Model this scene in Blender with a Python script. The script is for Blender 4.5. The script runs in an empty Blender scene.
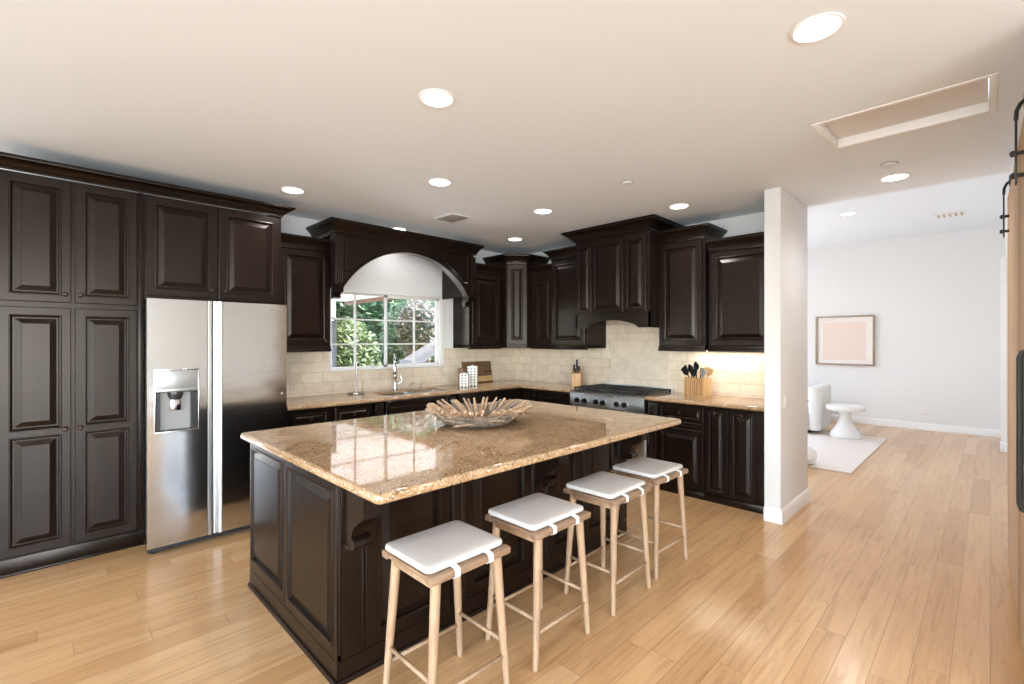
import bpy, bmesh, math, random
from mathutils import Vector, Matrix
random.seed(7)
PI = math.pi
SC = bpy.context.scene
COL = SC.collection

# ------------------------------------------------------------------ camera, light, exposure
cam_d = bpy.data.cameras.new('camera'); cam = bpy.data.objects.new('camera', cam_d); COL.objects.link(cam)
cam_d.sensor_width = 36.0; cam_d.lens = 475.0 / 1024 * 36.0
cam_d.shift_y = -1.0 / 1024; cam_d.clip_start = 0.02
cam.location = (0, 0, 1.48); cam.rotation_euler = (PI / 2, 0, -math.radians(44.8))
SC.camera = cam
vs = SC.view_settings
SC.display_settings.display_device = 'sRGB'
vs.view_transform = 'Standard'; vs.look = 'None'; vs.gamma = 1.0; vs.use_curve_mapping = False
vs.exposure = 0.12
try:
    SC.cycles.use_denoising = True
    SC.cycles.max_bounces = 8; SC.cycles.diffuse_bounces = 5; SC.cycles.glossy_bounces = 5
    SC.cycles.sample_clamp_indirect = 6.0
    SC.cycles.caustics_reflective = False; SC.cycles.caustics_refractive = False
except Exception:
    pass
W = bpy.data.worlds.new('sky'); SC.world = W; W.use_nodes = True
nt = W.node_tree; bg = nt.nodes['Background']
sky = nt.nodes.new('ShaderNodeTexSky'); sky.sky_type = 'NISHITA'; sky.sun_disc = False
sky.sun_elevation = math.radians(55); sky.sun_rotation = math.radians(60)
nt.links.new(sky.outputs[0], bg.inputs[0]); bg.inputs[1].default_value = 2.2

def light(kind, name, loc, rot, energy, color=(1, 1, 1), parent=None, **kw):
    d = bpy.data.lights.new(name, kind); d.energy = energy; d.color = color
    for k, v in kw.items(): setattr(d, k, v)
    o = bpy.data.objects.new(name, d); COL.objects.link(o); o.location = loc; o.rotation_euler = rot
    if parent: o.parent = parent
    return o
light('SUN', 'sun', (12, 4, 8), (math.radians(10), math.radians(52), 0), 16.0, (1, .95, .86), angle=.02)
# daylight through the windows of the rooms behind the camera and the living room
light('AREA', 'daylight_back', (-1.5, -4.38, 1.25), (-PI / 2 - .35, 0, PI), 300, (.86, .935, 1), shape='RECTANGLE', size=4.4, size_y=2.3)
light('AREA', 'daylight_left', (-3.88, 0.0, 1.25), (0, -PI / 2 - .2, 0), 215, (.86, .935, 1), shape='RECTANGLE', size=2.2, size_y=5.4)
light('AREA', 'daylight_living', (7.8, 4.85, 1.6), (-PI / 2, 0, 0), 62, (1, .96, .90), shape='RECTANGLE', size=4.2, size_y=2.4)

# ------------------------------------------------------------------ materials
def mat(name, base=(.5, .5, .5), rough=.5, metal=0, coat=0, spec=.5):
    m = bpy.data.materials.new(name); m.use_nodes = True
    b = m.node_tree.nodes['Principled BSDF']
    b.inputs['Base Color'].default_value = (*base, 1); b.inputs['Roughness'].default_value = rough
    b.inputs['Metallic'].default_value = metal; b.inputs['Coat Weight'].default_value = coat
    b.inputs['Coat Roughness'].default_value = .08
    b.inputs['Specular IOR Level'].default_value = spec
    return m
class N:
    def __init__(s, m): s.nt = m.node_tree; s.b = s.nt.nodes.get('Principled BSDF')
    def n(s, t, **kw):
        x = s.nt.nodes.new('ShaderNode' + t)
        for k, v in kw.items(): setattr(x, k, v)
        return x
    def l(s, a, b): s.nt.links.new(a, b)
    def coord(s, scale=(1, 1, 1), kind='Object'):
        c = s.n('TexCoord'); mp = s.n('Mapping'); mp.inputs['Scale'].default_value = scale
        s.l(c.outputs[kind], mp.inputs[0]); return mp.outputs[0]
    def noise(s, v, scale, detail=4, rough=.55, dist=0):
        x = s.n('TexNoise'); x.inputs['Scale'].default_value = scale; x.inputs['Detail'].default_value = detail
        x.inputs['Roughness'].default_value = rough; x.inputs['Distortion'].default_value = dist
        s.l(v, x.inputs['Vector']); return x.outputs['Fac']
    def ramp(s, f, stops):
        r = s.n('ValToRGB'); e = r.color_ramp.elements
        while len(e) < len(stops): e.new(.5)
        for i, (p, c) in enumerate(stops):
            e[i].position = p; e[i].color = (*c, 1) if len(c) == 3 else c
        s.l(f, r.inputs[0]); return r.outputs[0]
    def math(s, op, a, b=None, c=None):
        x = s.n('Math', operation=op)
        for i, v in enumerate((a, b, c)):
            if v is None: continue
            if isinstance(v, (int, float)): x.inputs[i].default_value = v
            else: s.l(v, x.inputs[i])
        return x.outputs[0]
    def mix(s, f, a, b, mode='MIX'):
        x = s.n('MixRGB', blend_type=mode)
        for i, v in enumerate((f, a, b)):
            if isinstance(v, (int, float)): x.inputs[i].default_value = v
            elif isinstance(v, tuple): x.inputs[i].default_value = (*v, 1)
            else: s.l(v, x.inputs[i])
        return x.outputs[0]
    def base(s, c): s.l(c, s.b.inputs['Base Color'])
    def bump(s, h, strength=.2, dist=.01):
        x = s.n('Bump'); x.inputs['Strength'].default_value = strength; x.inputs['Distance'].default_value = dist
        s.l(h, x.inputs['Height']); s.l(x.outputs[0], s.b.inputs['Normal'])
def woodmat(name, dark, light_, rough, scale=(30, 30, 2), coat=0, bump=.05, spec=.5):
    m = mat(name, light_, rough, 0, coat, spec); n = N(m); v = n.coord(scale)
    f = n.noise(v, 1.0, 5, .6, .6)
    n.base(n.ramp(f, [(.3, dark), (.7, light_)])); n.bump(f, bump, .004); return m
M = {}
M['espresso'] = woodmat('espresso_wood', (.0058, .0031, .0019), (.011, .0058, .0036), .28, (14, 14, 2), .0, .006, .32)
M['espresso'].node_tree.nodes['Principled BSDF'].inputs['Specular Tint'].default_value = (1, .88, .78, 1)
M['wallpaint'] = mat('white_wall_paint', (.81, .812, .81), .75)
M['ceilpaint'] = mat('white_ceiling_paint', (.83, .885, .94), .85)
M['trim'] = mat('white_trim_paint', (.86, .85, .84), .35)
M['slide'] = mat('slide_plastic', (.15, .155, .165), .4)
M['plastic'] = mat('white_plastic', (.82, .81, .79), .35)
M['tan'] = mat('tan_paint', (.55, .47, .40), .6)
M['black'] = mat('black_metal', (.012, .012, .012), .4)
M['iron'] = mat('cast_iron', (.012, .012, .013), .55)
M['bronze'] = mat('bronze_knob', (.06, .04, .03), .32, .9)
M['chrome'] = mat('chrome', (.62, .62, .63), .14, 1)
M['nickel'] = mat('brushed_nickel', (.42, .40, .37), .3, 1)
M['stoolwood'] = woodmat('oak_stool_wood', (.30, .185, .11), (.45, .30, .185), .5, (40, 40, 5), 0, .05)
M['stoolseat'] = woodmat('oak_seat_wood', (.21, .125, .075), (.33, .205, .125), .5, (5, 40, 40), 0, .05)
M['boxwood'] = woodmat('bamboo_wood', (.50, .27, .11), (.66, .40, .19), .45, (30, 30, 3))
M['boxwood_l'] = woodmat('light_wood', (.58, .36, .16), (.70, .47, .23), .5, (30, 30, 3))
M['walnut'] = woodmat('walnut_board', (.13, .065, .035), (.24, .13, .07), .5, (3, 30, 30))
M['drift'] = woodmat('driftwood', (.27, .165, .10), (.58, .39, .25), .8, (40, 40, 14))
M['drift_d'] = woodmat('weathered_driftwood', (.10, .075, .055), (.36, .28, .22), .85, (30, 30, 8))
M['rubber'] = mat('dark_rubber', (.006, .006, .006), .5, 0, 0, .25)
M['handle'] = mat('black_handle', (.005, .005, .005), .4, 0, 0, .25)
M['softwhite'] = mat('white_upholstery', (.80, .79, .77), .9)
M['plaster'] = mat('white_plaster', (.82, .81, .79), .7)
M['matboard'] = mat('cream_paper', (.86, .80, .76), .8)
M['blush'] = mat('blush_paper', (.82, .67, .59), .8)
M['framewood'] = woodmat('picture_frame_wood', (.30, .22, .16), (.42, .32, .25), .5)
M['dispgrey'] = mat('dispenser_silver_plastic', (.42, .42, .42), .3, .6)
M['dispdark'] = mat('dispenser_dark_plastic', (.03, .03, .032), .25)
M['gray'] = mat('grey_metal', (.30, .30, .30), .45, .3)
M['siding'] = mat('painted_siding', (.86, .79, .73), .7)
M['concrete'] = mat('patio_concrete', (.74, .70, .66), .9)
M['bark'] = mat('bark', (.20, .13, .10), .9)

def emis(name, col, s):
    m = bpy.data.materials.new(name); m.use_nodes = True; t = m.node_tree
    t.nodes.remove(t.nodes['Principled BSDF']); e = t.nodes.new('ShaderNodeEmission')
    e.inputs[0].default_value = (*col, 1); e.inputs[1].default_value = s
    t.links.new(e.outputs[0], t.nodes['Material Output'].inputs[0]); return m
M['lens'] = emis('lit_lens', (1, .97, .92), 9.0)
M['lens_under'] = emis('lit_lens_warm', (1, .91, .76), 6.0)

def glass():
    m = bpy.data.materials.new('window_glass'); m.use_nodes = True; t = m.node_tree
    t.nodes.remove(t.nodes['Principled BSDF'])
    a = t.nodes.new('ShaderNodeBsdfTransparent'); g = t.nodes.new('ShaderNodeBsdfGlossy'); g.inputs['Roughness'].default_value = .01
    fr = t.nodes.new('ShaderNodeFresnel'); fr.inputs[0].default_value = 1.3
    mx = t.nodes.new('ShaderNodeMixShader')
    t.links.new(fr.outputs[0], mx.inputs[0]); t.links.new(a.outputs[0], mx.inputs[1]); t.links.new(g.outputs[0], mx.inputs[2])
    t.links.new(mx.outputs[0], t.nodes['Material Output'].inputs[0]); return m
M['glass'] = glass()

def floor_mat():
    m = mat('oak_plank_floor', (.6, .4, .2), .2, 0, 0, .5); n = N(m)
    c = n.n('TexCoord'); sp = n.n('SeparateXYZ'); n.l(c.outputs['Object'], sp.inputs[0])
    PW, PL = .127, 1.45
    yr = n.math('DIVIDE', sp.outputs[1], PW); row = n.math('FLOOR', yr)
    wn = n.n('TexWhiteNoise', noise_dimensions='1D'); n.l(row, wn.inputs['W'])
    xr = n.math('ADD', n.math('DIVIDE', sp.outputs[0], PL), n.math('MULTIPLY', wn.outputs['Value'], 7.0))
    col = n.math('FLOOR', xr)
    cm = n.n('CombineXYZ'); n.l(row, cm.inputs[0]); n.l(col, cm.inputs[1])
    w2 = n.n('TexWhiteNoise', noise_dimensions='3D'); n.l(cm.outputs[0], w2.inputs['Vector'])
    pc = n.ramp(w2.outputs['Value'], [(0, (.53, .295, .13)), (.2, (.60, .355, .168)), (.7, (.64, .39, .192)), (1, (.69, .435, .225))])
    # grain, shifted for every plank
    ad = n.n('VectorMath', operation='ADD'); sc = n.n('VectorMath', operation='SCALE')
    n.l(w2.outputs['Color'], sc.inputs[0]); sc.inputs['Scale'].default_value = 20
    n.l(c.outputs['Object'], ad.inputs[0]); n.l(sc.outputs[0], ad.inputs[1])
    mp = n.n('Mapping'); mp.inputs['Scale'].default_value = (1.6, 26, 1); n.l(ad.outputs[0], mp.inputs[0])
    g = n.noise(mp.outputs[0], 1.0, 6, .62, 1.2)
    gc = n.ramp(g, [(.25, (.66, .56, .48)), (.48, (.95, .93, .91)), (.8, (1.1, 1.08, 1.05))])
    base = n.mix(.85, pc, gc, 'MULTIPLY')
    mp2 = n.n('Mapping'); mp2.inputs['Scale'].default_value = (1.0, 5, 1); n.l(ad.outputs[0], mp2.inputs[0])
    k = n.noise(mp2.outputs[0], 2.2, 3, .5, 1.5)
    base = n.mix(n.ramp(k, [(.62, (0, 0, 0)), (.80, (.5, .5, .5))]), base, (.36, .19, .09))
    fy = n.math('FRACT', yr); fx = n.math('FRACT', xr)
    dy = n.math('MULTIPLY', n.math('MINIMUM', fy, n.math('SUBTRACT', 1.0, fy)), PW)
    dx = n.math('MULTIPLY', n.math('MINIMUM', fx, n.math('SUBTRACT', 1.0, fx)), PL)
    dd = n.math('MINIMUM', dy, dx)
    gap = n.math('LESS_THAN', dd, .0011)
    n.base(n.mix(n.math('MULTIPLY', gap, .7), base, (.16, .08, .035)))
    n.l(n.ramp(g, [(0, (.24, .24, .24)), (1, (.13, .13, .13))]), n.b.inputs['Roughness'])
    h = n.math('ADD', n.math('MULTIPLY', g, .12), n.ramp(dd, [(0, (0, 0, 0)), (.0025, (1, 1, 1))]))
    n.bump(h, .10, .002)
    return m
M['floor'] = floor_mat()

def granite_mat():
    m = mat('tan_granite', (.5, .35, .2), .035, 0, 0, .85); n = N(m); v = n.coord((1, 1, 1))
    def off(k):
        x = n.n('Mapping'); x.inputs['Location'].default_value = (k * 3.1, k * 1.7, k * .9); n.l(v, x.inputs[0]); return x.outputs[0]
    a = n.noise(v, 7, 6, .7, 1.0)
    c1 = n.ramp(a, [(.30, (.26, .135, .06)), (.45, (.385, .225, .11)), (.58, (.45, .28, .145)), (.72, (.52, .36, .22))])
    c2 = n.mix(n.ramp(n.noise(off(1), 60, 4, .75), [(.54, (0, 0, 0)), (.64, (.8, .8, .8))]), c1, (.64, .48, .32))
    c2 = n.mix(n.ramp(n.noise(off(4), 150, 3, .7), [(.54, (0, 0, 0)), (.62, (.8, .8, .8))]), c2, (.30, .155, .07))
    c3 = n.mix(n.ramp(n.noise(off(2), 85, 4, .7), [(.56, (0, 0, 0)), (.62, (.92, .92, .92))]), c2, (.06, .036, .025))
    c4 = n.mix(n.ramp(n.noise(off(3), 120, 3, .6), [(.60, (0, 0, 0)), (.65, (.9, .9, .9))]), c3, (.76, .69, .58))
    n.base(c4); return m
M['granite'] = granite_mat()

def tile_mat(name, axis):
    m = mat(name, (.7, .6, .5), .5); n = N(m)
    c = n.n('TexCoord'); sp = n.n('SeparateXYZ'); n.l(c.outputs['Object'], sp.inputs[0])
    cm = n.n('CombineXYZ'); n.l(sp.outputs[axis], cm.inputs[0]); n.l(sp.outputs[2], cm.inputs[1])
    br = n.n('TexBrick'); n.l(cm.outputs[0], br.inputs['Vector'])
    br.inputs['Scale'].default_value = 1; br.inputs['Brick Width'].default_value = .22; br.inputs['Row Height'].default_value = .105
    br.inputs['Mortar Size'].default_value = .0022; br.inputs['Mortar Smooth'].default_value = .3
    br.inputs['Color1'].default_value = (.83, .725, .60, 1); br.inputs['Color2'].default_value = (.75, .635, .51, 1)
    br.inputs['Mortar'].default_value = (.50, .40, .31, 1)
    f = n.noise(n.coord((1, 1, 1)), 9, 5, .6, .5)
    n.base(n.mix(.55, br.outputs['Color'], n.ramp(f, [(.3, (.74, .68, .62)), (.7, (1.08, 1.06, 1.03))]), 'MULTIPLY'))
    n.bump(n.math('SUBTRACT', n.math('MULTIPLY', f, .25), br.outputs['Fac']), .25, .003); return m
M['tile_x'] = tile_mat('travertine_tile_window_side', 0)
M['tile_y'] = tile_mat('travertine_tile_range_side', 1)
m = mat('travertine_slab', (.66, .55, .43), .5); n = N(m); f = n.noise(n.coord((1, 1, 1)), 6, 6, .65, .8)
n.base(n.ramp(f, [(.3, (.62, .52, .41)), (.7, (.79, .68, .55))])); M['travertine'] = m

def steel_mat(name, base, rough, wave):
    m = mat(name, (base,) * 3, rough, 1); n = N(m)
    f = n.noise(n.coord((3, 3, 260)), 1.0, 3, .5)
    n.l(n.ramp(f, [(.3, (rough - .02,) * 3), (.7, (rough + .03,) * 3)]), n.b.inputs['Roughness'])
    if wave:
        w = n.noise(n.coord((1.6, 1.6, 5)), 1.0, 2, .4); n.bump(w, wave, .02)
    return m
M['steel'] = steel_mat('stainless_steel', .60, .135, .14)
M['steel2'] = mat('brushed_steel', (.55, .54, .53), .30, 1)
m = mat('linen_cushion', (.80, .76, .71), .95); n = N(m); f = n.noise(n.coord((1, 1, 1)), 260, 2, .6)
n.base(n.ramp(f, [(.3, (.56, .52, .48)), (.7, (.66, .625, .59))])); n.bump(f, .15, .002); M['linen'] = m
m = mat('white_strap', (.82, .79, .74), .8); M['strap'] = m
m = mat('cream_rug', (.80, .745, .70), 1.0); n = N(m); f = n.noise(n.coord((1, 1, 1)), 120, 2, .6)
n.base(n.ramp(f, [(.3, (.78, .70, .64)), (.7, (.87, .80, .74))])); n.bump(f, .4, .006); M['rug'] = m
m = mat('reclaimed_oak', (.45, .28, .17), .75); n = N(m)
c = n.n('TexCoord'); sp = n.n('SeparateXYZ'); n.l(c.outputs['Object'], sp.inputs[0])
pw = n.math('DIVIDE', sp.outputs[0], .16); rw = n.math('FLOOR', pw)
wn = n.n('TexWhiteNoise', noise_dimensions='1D'); n.l(rw, wn.inputs['W'])
f = n.noise(n.coord((22, 22, 2.2)), 1.0, 6, .65, 1.5)
pc = n.ramp(wn.outputs['Value'], [(0, (.46, .30, .18)), (1, (.64, .45, .29))])
bc = n.mix(.9, pc, n.ramp(f, [(.28, (.35, .27, .22)), (.45, (.85, .82, .8)), (.75, (1.1, 1.05, 1))]), 'MULTIPLY')
n.base(bc); n.bump(f, .5, .006); M['barn'] = m
m = mat('dashed_canister_glaze', (.8, .8, .76), .4); n = N(m)
c = n.n('TexCoord'); sp = n.n('SeparateXYZ'); n.l(c.outputs['Object'], sp.inputs[0])
u = n.math('ADD', sp.outputs[0], sp.outputs[1])
fu = n.math('FRACT', n.math('DIVIDE', u, .042)); fz = n.math('FRACT', n.math('DIVIDE', sp.outputs[2], .034))
k = n.math('MULTIPLY', n.math('LESS_THAN', fu, .52), n.math('LESS_THAN', fz, .45))
n.base(n.mix(k, (.82, .80, .74), (.045, .045, .05))); M['dash'] = m
def leaf_mat(name, a, b, c_):
    m = mat(name, a, .55); n = N(m)
    f = n.noise(n.coord((1, 1, 1)), 14, 2, .6)
    n.base(n.ramp(f, [(.3, a), (.5, b), (.7, c_)])); return m
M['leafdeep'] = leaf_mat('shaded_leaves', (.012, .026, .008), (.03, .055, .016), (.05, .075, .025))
M['leaf'] = leaf_mat('bright_leaves', (.035, .075, .017), (.10, .155, .04), (.21, .25, .11))
M['leaf2'] = leaf_mat('deep_leaves', (.022, .05, .014), (.055, .10, .026), (.11, .155, .05))
M['leaf3'] = leaf_mat('russet_leaves', (.07, .05, .03), (.13, .09, .05), (.10, .14, .05))

# ------------------------------------------------------------------ mesh helpers
class MB:
    def __init__(s): s.v = []; s.f = []
    def add(s, vs_, fs, mtx=None):
        k = len(s.v)
        s.v += [tuple(mtx @ Vector(p)) if mtx else tuple(p) for p in vs_]
        s.f += [tuple(i + k for i in f) for f in fs]
    def box(s, x0, x1, y0, y1, z0, z1, bev=0, seg=2, mtx=None):
        vs_ = [(x, y, z) for x in (x0, x1) for y in (y0, y1) for z in (z0, z1)]
        fs = [(0, 1, 3, 2), (4, 6, 7, 5), (0, 4, 5, 1), (2, 3, 7, 6), (0, 2, 6, 4), (1, 5, 7, 3)]
        if bev:
            bm = bmesh.new(); bv = [bm.verts.new(p) for p in vs_]
            for f in fs: bm.faces.new([bv[i] for i in f])
            bmesh.ops.bevel(bm, geom=list(bm.edges), offset=bev, segments=seg, profile=.5, affect='EDGES', clamp_overlap=True)
            bm.verts.index_update()
            vs_ = [tuple(v.co) for v in bm.verts]; fs = [[v.index for v in f.verts] for f in bm.faces]; bm.free()
        s.add(vs_, fs, mtx); return s
    def tube(s, pts, r, seg=12, cap=True, mtx=None):
        pts = [Vector(p) for p in pts]; n = len(pts)
        rs = r if isinstance(r, (list, tuple)) else [r] * n
        vs_, fs = [], []; up = None
        for i, p in enumerate(pts):
            t = (pts[min(i + 1, n - 1)] - pts[max(i - 1, 0)]).normalized()
            if up is None:
                a = Vector((0, 0, 1)) if abs(t.z) < .9 else Vector((1, 0, 0)); up = t.cross(a).normalized()
            else:
                up = (up - t * up.dot(t)).normalized()
            b = t.cross(up)
            for k in range(seg):
                an = 2 * PI * k / seg; vs_.append(p + (up * math.cos(an) + b * math.sin(an)) * rs[i])
        for i in range(n - 1):
            for k in range(seg):
                k2 = (k + 1) % seg
                fs.append((i * seg + k, i * seg + k2, (i + 1) * seg + k2, (i + 1) * seg + k))
        if cap:
            fs.append(tuple(range(seg))[::-1]); fs.append(tuple((n - 1) * seg + k for k in range(seg)))
        s.add(vs_, fs, mtx); return s
    def lathe(s, prof, seg=32, mtx=None, c=(0, 0, 0)):
        vs_, fs = [], []; n = len(prof)
        for r, z in prof:
            for k in range(seg):
                a = 2 * PI * k / seg; vs_.append((c[0] + r * math.cos(a), c[1] + r * math.sin(a), c[2] + z))
        for i in range(n - 1):
            for k in range(seg):
                k2 = (k + 1) % seg; fs.append((i * seg + k, i * seg + k2, (i + 1) * seg + k2, (i + 1) * seg + k))
        fs.append(tuple(range(seg))[::-1]); fs.append(tuple((n - 1) * seg + k for k in range(seg)))
        s.add(vs_, fs, mtx); return s
    def prism(s, poly, a, b, axis='z', mtx=None):
        def P(p, t): return {'z': (p[0], p[1], t), 'x': (t, p[0], p[1]), 'y': (p[0], t, p[1])}[axis]
        n = len(poly); vs_ = [P(p, a) for p in poly] + [P(p, b) for p in poly]
        fs = [tuple(range(n))[::-1], tuple(range(n, 2 * n))] + [(i, (i + 1) % n, n + (i + 1) % n, n + i) for i in range(n)]
        s.add(vs_, fs, mtx); return s
    def rings(s, loops, mtx=None):                # loops of equal length, first and last capped
        n = len(loops[0]); vs_ = [p for L in loops for p in L]; fs = []
        for i in range(len(loops) - 1):
            for k in range(n):
                k2 = (k + 1) % n; fs.append((i * n + k, i * n + k2, (i + 1) * n + k2, (i + 1) * n + k))
        fs.append(tuple(range(n))[::-1]); fs.append(tuple((len(loops) - 1) * n + k for k in range(n)))
        s.add(vs_, fs, mtx); return s
    def sweep(s, path, prof, mtx=None):           # path in xy (viewer on the right-hand side), profile (out, z), mitred
        P = [Vector(p) for p in path]; n = len(P); loops = []
        for i in range(n):
            d0 = (P[i] - P[i - 1]).normalized() if i else None
            d1 = (P[i + 1] - P[i]).normalized() if i < n - 1 else None
            if d0 is None: d0 = d1
            if d1 is None: d1 = d0
            n0 = Vector((d0.y, -d0.x)); n1 = Vector((d1.y, -d1.x)); m_ = (n0 + n1).normalized(); k = 1 / max(.2, m_.dot(n0))
            loops.append([(P[i].x + m_.x * k * o, P[i].y + m_.y * k * o, z) for o, z in prof])
        return s.rings(loops, mtx)
    def build(s, name, m, parent=None, smooth=35):
        me = bpy.data.meshes.new(name); me.from_pydata(s.v, [], s.f); me.update()
        bm = bmesh.new(); bm.from_mesh(me); bmesh.ops.recalc_face_normals(bm, faces=bm.faces); bm.to_mesh(me); bm.free()
        me.materials.append(M[m] if isinstance(m, str) else m)
        if name in ('door', 'drawer', 'end_panel', 'front_panel', 'raised_panel'): smooth = 14
        if smooth:
            me.shade_smooth(); me.set_sharp_from_angle(angle=math.radians(smooth))
            for p_ in me.polygons:
                if len(p_.vertices) > 8: p_.use_smooth = False
        o = bpy.data.objects.new(name, me); COL.objects.link(o)
        if parent: o.parent = parent
        return o
def tag(o, label, cat, group=None):
    o['label'] = label; o['category'] = cat
    if group: o['group'] = group
    return o
def thing(name, label, cat, loc=(0, 0, 0), rz=0, group=None):
    o = bpy.data.objects.new(name, None); o.empty_display_size = .1; COL.objects.link(o); o.location = loc; o.rotation_euler = (0, 0, rz)
    return tag(o, label, cat, group)
def struct(o): o['kind'] = 'structure'; return o
def rrect(x0, x1, y0, y1, r, seg=6):
    pts = []
    for cx, cy, a0 in ((x1 - r, y0 + r, -90), (x1 - r, y1 - r, 0), (x0 + r, y1 - r, 90), (x0 + r, y0 + r, 180)):
        for k in range(seg + 1):
            a = math.radians(a0 + 90 * k / seg); pts.append((cx + r * math.cos(a), cy + r * math.sin(a)))
    return pts
def slab(mb, x0, x1, y0, y1, z0, z1, r, e, mtx=None, dome=0):    # rounded-corner slab with eased edges
    L = []
    for k in range(5):
        a = PI / 2 * k / 4; i = e * (1 - math.sin(a)); z = z0 + e * (1 - math.cos(a))
        L.append([(x, y, z) for x, y in rrect(x0 + i, x1 - i, y0 + i, y1 - i, max(.002, r - i))])
    for k in range(5):
        a = PI / 2 * k / 4; i = e * (1 - math.cos(a)); z = z1 - e * (1 - math.sin(a))
        L.append([(x, y, z) for x, y in rrect(x0 + i, x1 - i, y0 + i, y1 - i, max(.002, r - i))])
    if dome:
        w = min(x1 - x0, y1 - y0) / 2
        for t in (.25, .5, .75):
            i = e + (w - e) * t * .9; z = z1 + dome * math.sin(t * PI / 2)
            L.append([(x, y, z) for x, y in rrect(x0 + i, x1 - i, y0 + i, y1 - i, max(.002, r * (1 - t)))])
    mb.rings(L, mtx); return mb

# raised-panel front in local x/z, front face looking to -y, y from -t to 0
def panel(mb, x0, x1, z0, z1, t=.02, frame=.048, flat=False, panels=None, y=0):
    def loop(i, d, a): return [(a[0] + i, y - d, a[2] + i), (a[1] - i, y - d, a[2] + i), (a[1] - i, y - d, a[3] - i), (a[0] + i, y - d, a[3] - i)]
    R = (x0, x1, z0, z1)
    if flat:
        mb.rings([loop(0, 0, R), loop(0, t - .003, R), loop(.003, t, R)]); return mb
    if panels is None:
        panels = [(x0 + frame, x1 - frame, z0 + frame, z1 - frame)]
    # slab edges and frame face built as a grid with openings
    k = len(mb.v)
    mb.rings([loop(0, 0, R), loop(0, t - .004, R), loop(.004, t - .0005, R)])
    mb.f.pop()                                    # open front
    zs = sorted({z0 + .004, z1 - .004, *[p[2] for p in panels], *[p[3] for p in panels]})
    xa, xb = panels[0][0], panels[0][1]
    for i in range(len(zs) - 1):
        a, b = zs[i], zs[i + 1]; op = any(abs(p[2] - a) < 1e-6 and abs(p[3] - b) < 1e-6 for p in panels)
        cols = [(x0 + .004, xa), (xb, x1 - .004)] + ([] if op else [(xa, xb)])
        for c0, c1 in cols:
            mb.add([(c0, y - t + .0005, a), (c1, y - t + .0005, a), (c1, y - t + .0005, b), (c0, y - t + .0005, b)], [(0, 1, 2, 3)])
    for p in panels:
        s = min(1.0, (min(p[1] - p[0], p[3] - p[2])) / .19)
        prof = [(0, t - .0005), (.0015, t + .004), (.006 * s, t + .005), (.011 * s, t + .003), (.014 * s, t - .004), (.017 * s, t - .013), (.025 * s, t - .013), (.056 * s, t - .002), (.0575 * s, t + .0005)]
        L = [loop(i, d, p) for i, d in prof]
        mb.rings(L); mb.f.pop(-2)
    return mb
def knob(parent, x, y, z, m='bronze', r=.015):
    mb = MB(); mt = Matrix.Translation((x, y, z)) @ Matrix.Rotation(PI / 2, 4, 'X')
    mb.lathe([(r * .55, 0), (r * .4, .006), (r * .35, .014), (r * .8, .019), (r, .025), (r * .85, .031), (r * .4, .034)], 14, mt)
    return mb.build('knob', m, parent)
def bar_handle(parent, x0, x1, y, z, m='bronze'):
    mb = MB(); c = (x0 + x1) / 2
    mb.tube([(x0, y, z), (x0 + .006, y - .022, z), (c, y - .028, z), (x1 - .006, y - .022, z), (x1, y, z)], .006, 8)
    return mb.build('handle', m, parent)
def crown_prof(z, h, o):
    p = [(0, 0), (.10, 0), (.10, .16), (.22, .22), (.30, .36), (.5, .55), (.72, .70), (.86, .76), (.88, .84), (1, .86), (1, 1), (0, 1)]
    return [(a * o, z + b * h) for a, b in p]

# ------------------------------------------------------------------ room shell
WX, WY, CZ, LZ = 4.97, 4.92, 2.73, 3.25
LX, RY = 10.45, -.16
mb = MB(); mb.box(-4, LX + .1, -4.5, WY + .12, -.1, 0); struct(mb.build('floor', 'floor'))
HX0, HX1, HY0, HY1 = 3.165, 3.685, -.03, .73
mb = MB()
mb.box(-4, HX0, -4.5, WY + .12, CZ, CZ + .16); mb.box(HX1, 5.08, -4.5, WY + .12, CZ, CZ + .16)
mb.box(HX0, HX1, HY1, WY + .12, CZ, CZ + .16); mb.box(HX0, HX1, -4.5, HY0, CZ, CZ + .16)
struct(mb.build('ceiling', 'ceilpaint', smooth=0))
mb = MB(); mb.box(5.08, LX + .1, RY - .1, 5.1, LZ, LZ + .15); struct(mb.build('ceiling_living', 'ceilpaint', smooth=0))
mb = MB(); mb.box(4.98, 5.08, RY, WY + .12, CZ + .16, LZ + .15); mb.box(5.0, 5.08, RY, 1.195, CZ + .005, CZ + .17); struct(mb.build('wall_header', 'wallpaint', smooth=0))
# window wall with its opening
WX0, WX1, WZ0, WZ1 = 2.165, 3.665, 1.160, 2.035
mb = MB()
mb.box(-4, WX0, WY, WY + .12, 0, CZ); mb.box(WX1, 5.08, WY, WY + .12, 0, CZ)
mb.box(WX0, WX1, WY, WY + .12, 0, WZ0); mb.box(WX0, WX1, WY, WY + .12, WZ1, CZ)
struct(mb.build('wall_window', 'wallpaint', smooth=0))
mb = MB(); mb.box(WX, 5.08, 1.32, WY, 0, CZ); struct(mb.build('wall_range', 'wallpaint', smooth=0))
mb = MB(); mb.box(4.25, 5.06, 1.195, 1.32, 0, CZ, .008); struct(mb.build('wall_partition', 'wallpaint'))
mb = MB(); mb.box(LX, LX + .1, RY - .1, 5.1, 0, LZ); struct(mb.build('wall_living', 'wallpaint', smooth=0))
def wall_opening(name, axis, a0, a1, c0, c1, o0, o1, z0, z1, H):
    b = MB()
    for p0, p1, q0, q1 in ((a0, o0, 0, H), (o1, a1, 0, H), (o0, o1, 0, z0), (o0, o1, z1, H)):
        b.box(*((p0, p1, c0, c1) if axis == 'x' else (c0, c1, p0, p1)), q0, q1)
    struct(b.build(name, 'wallpaint', smooth=0))
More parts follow.
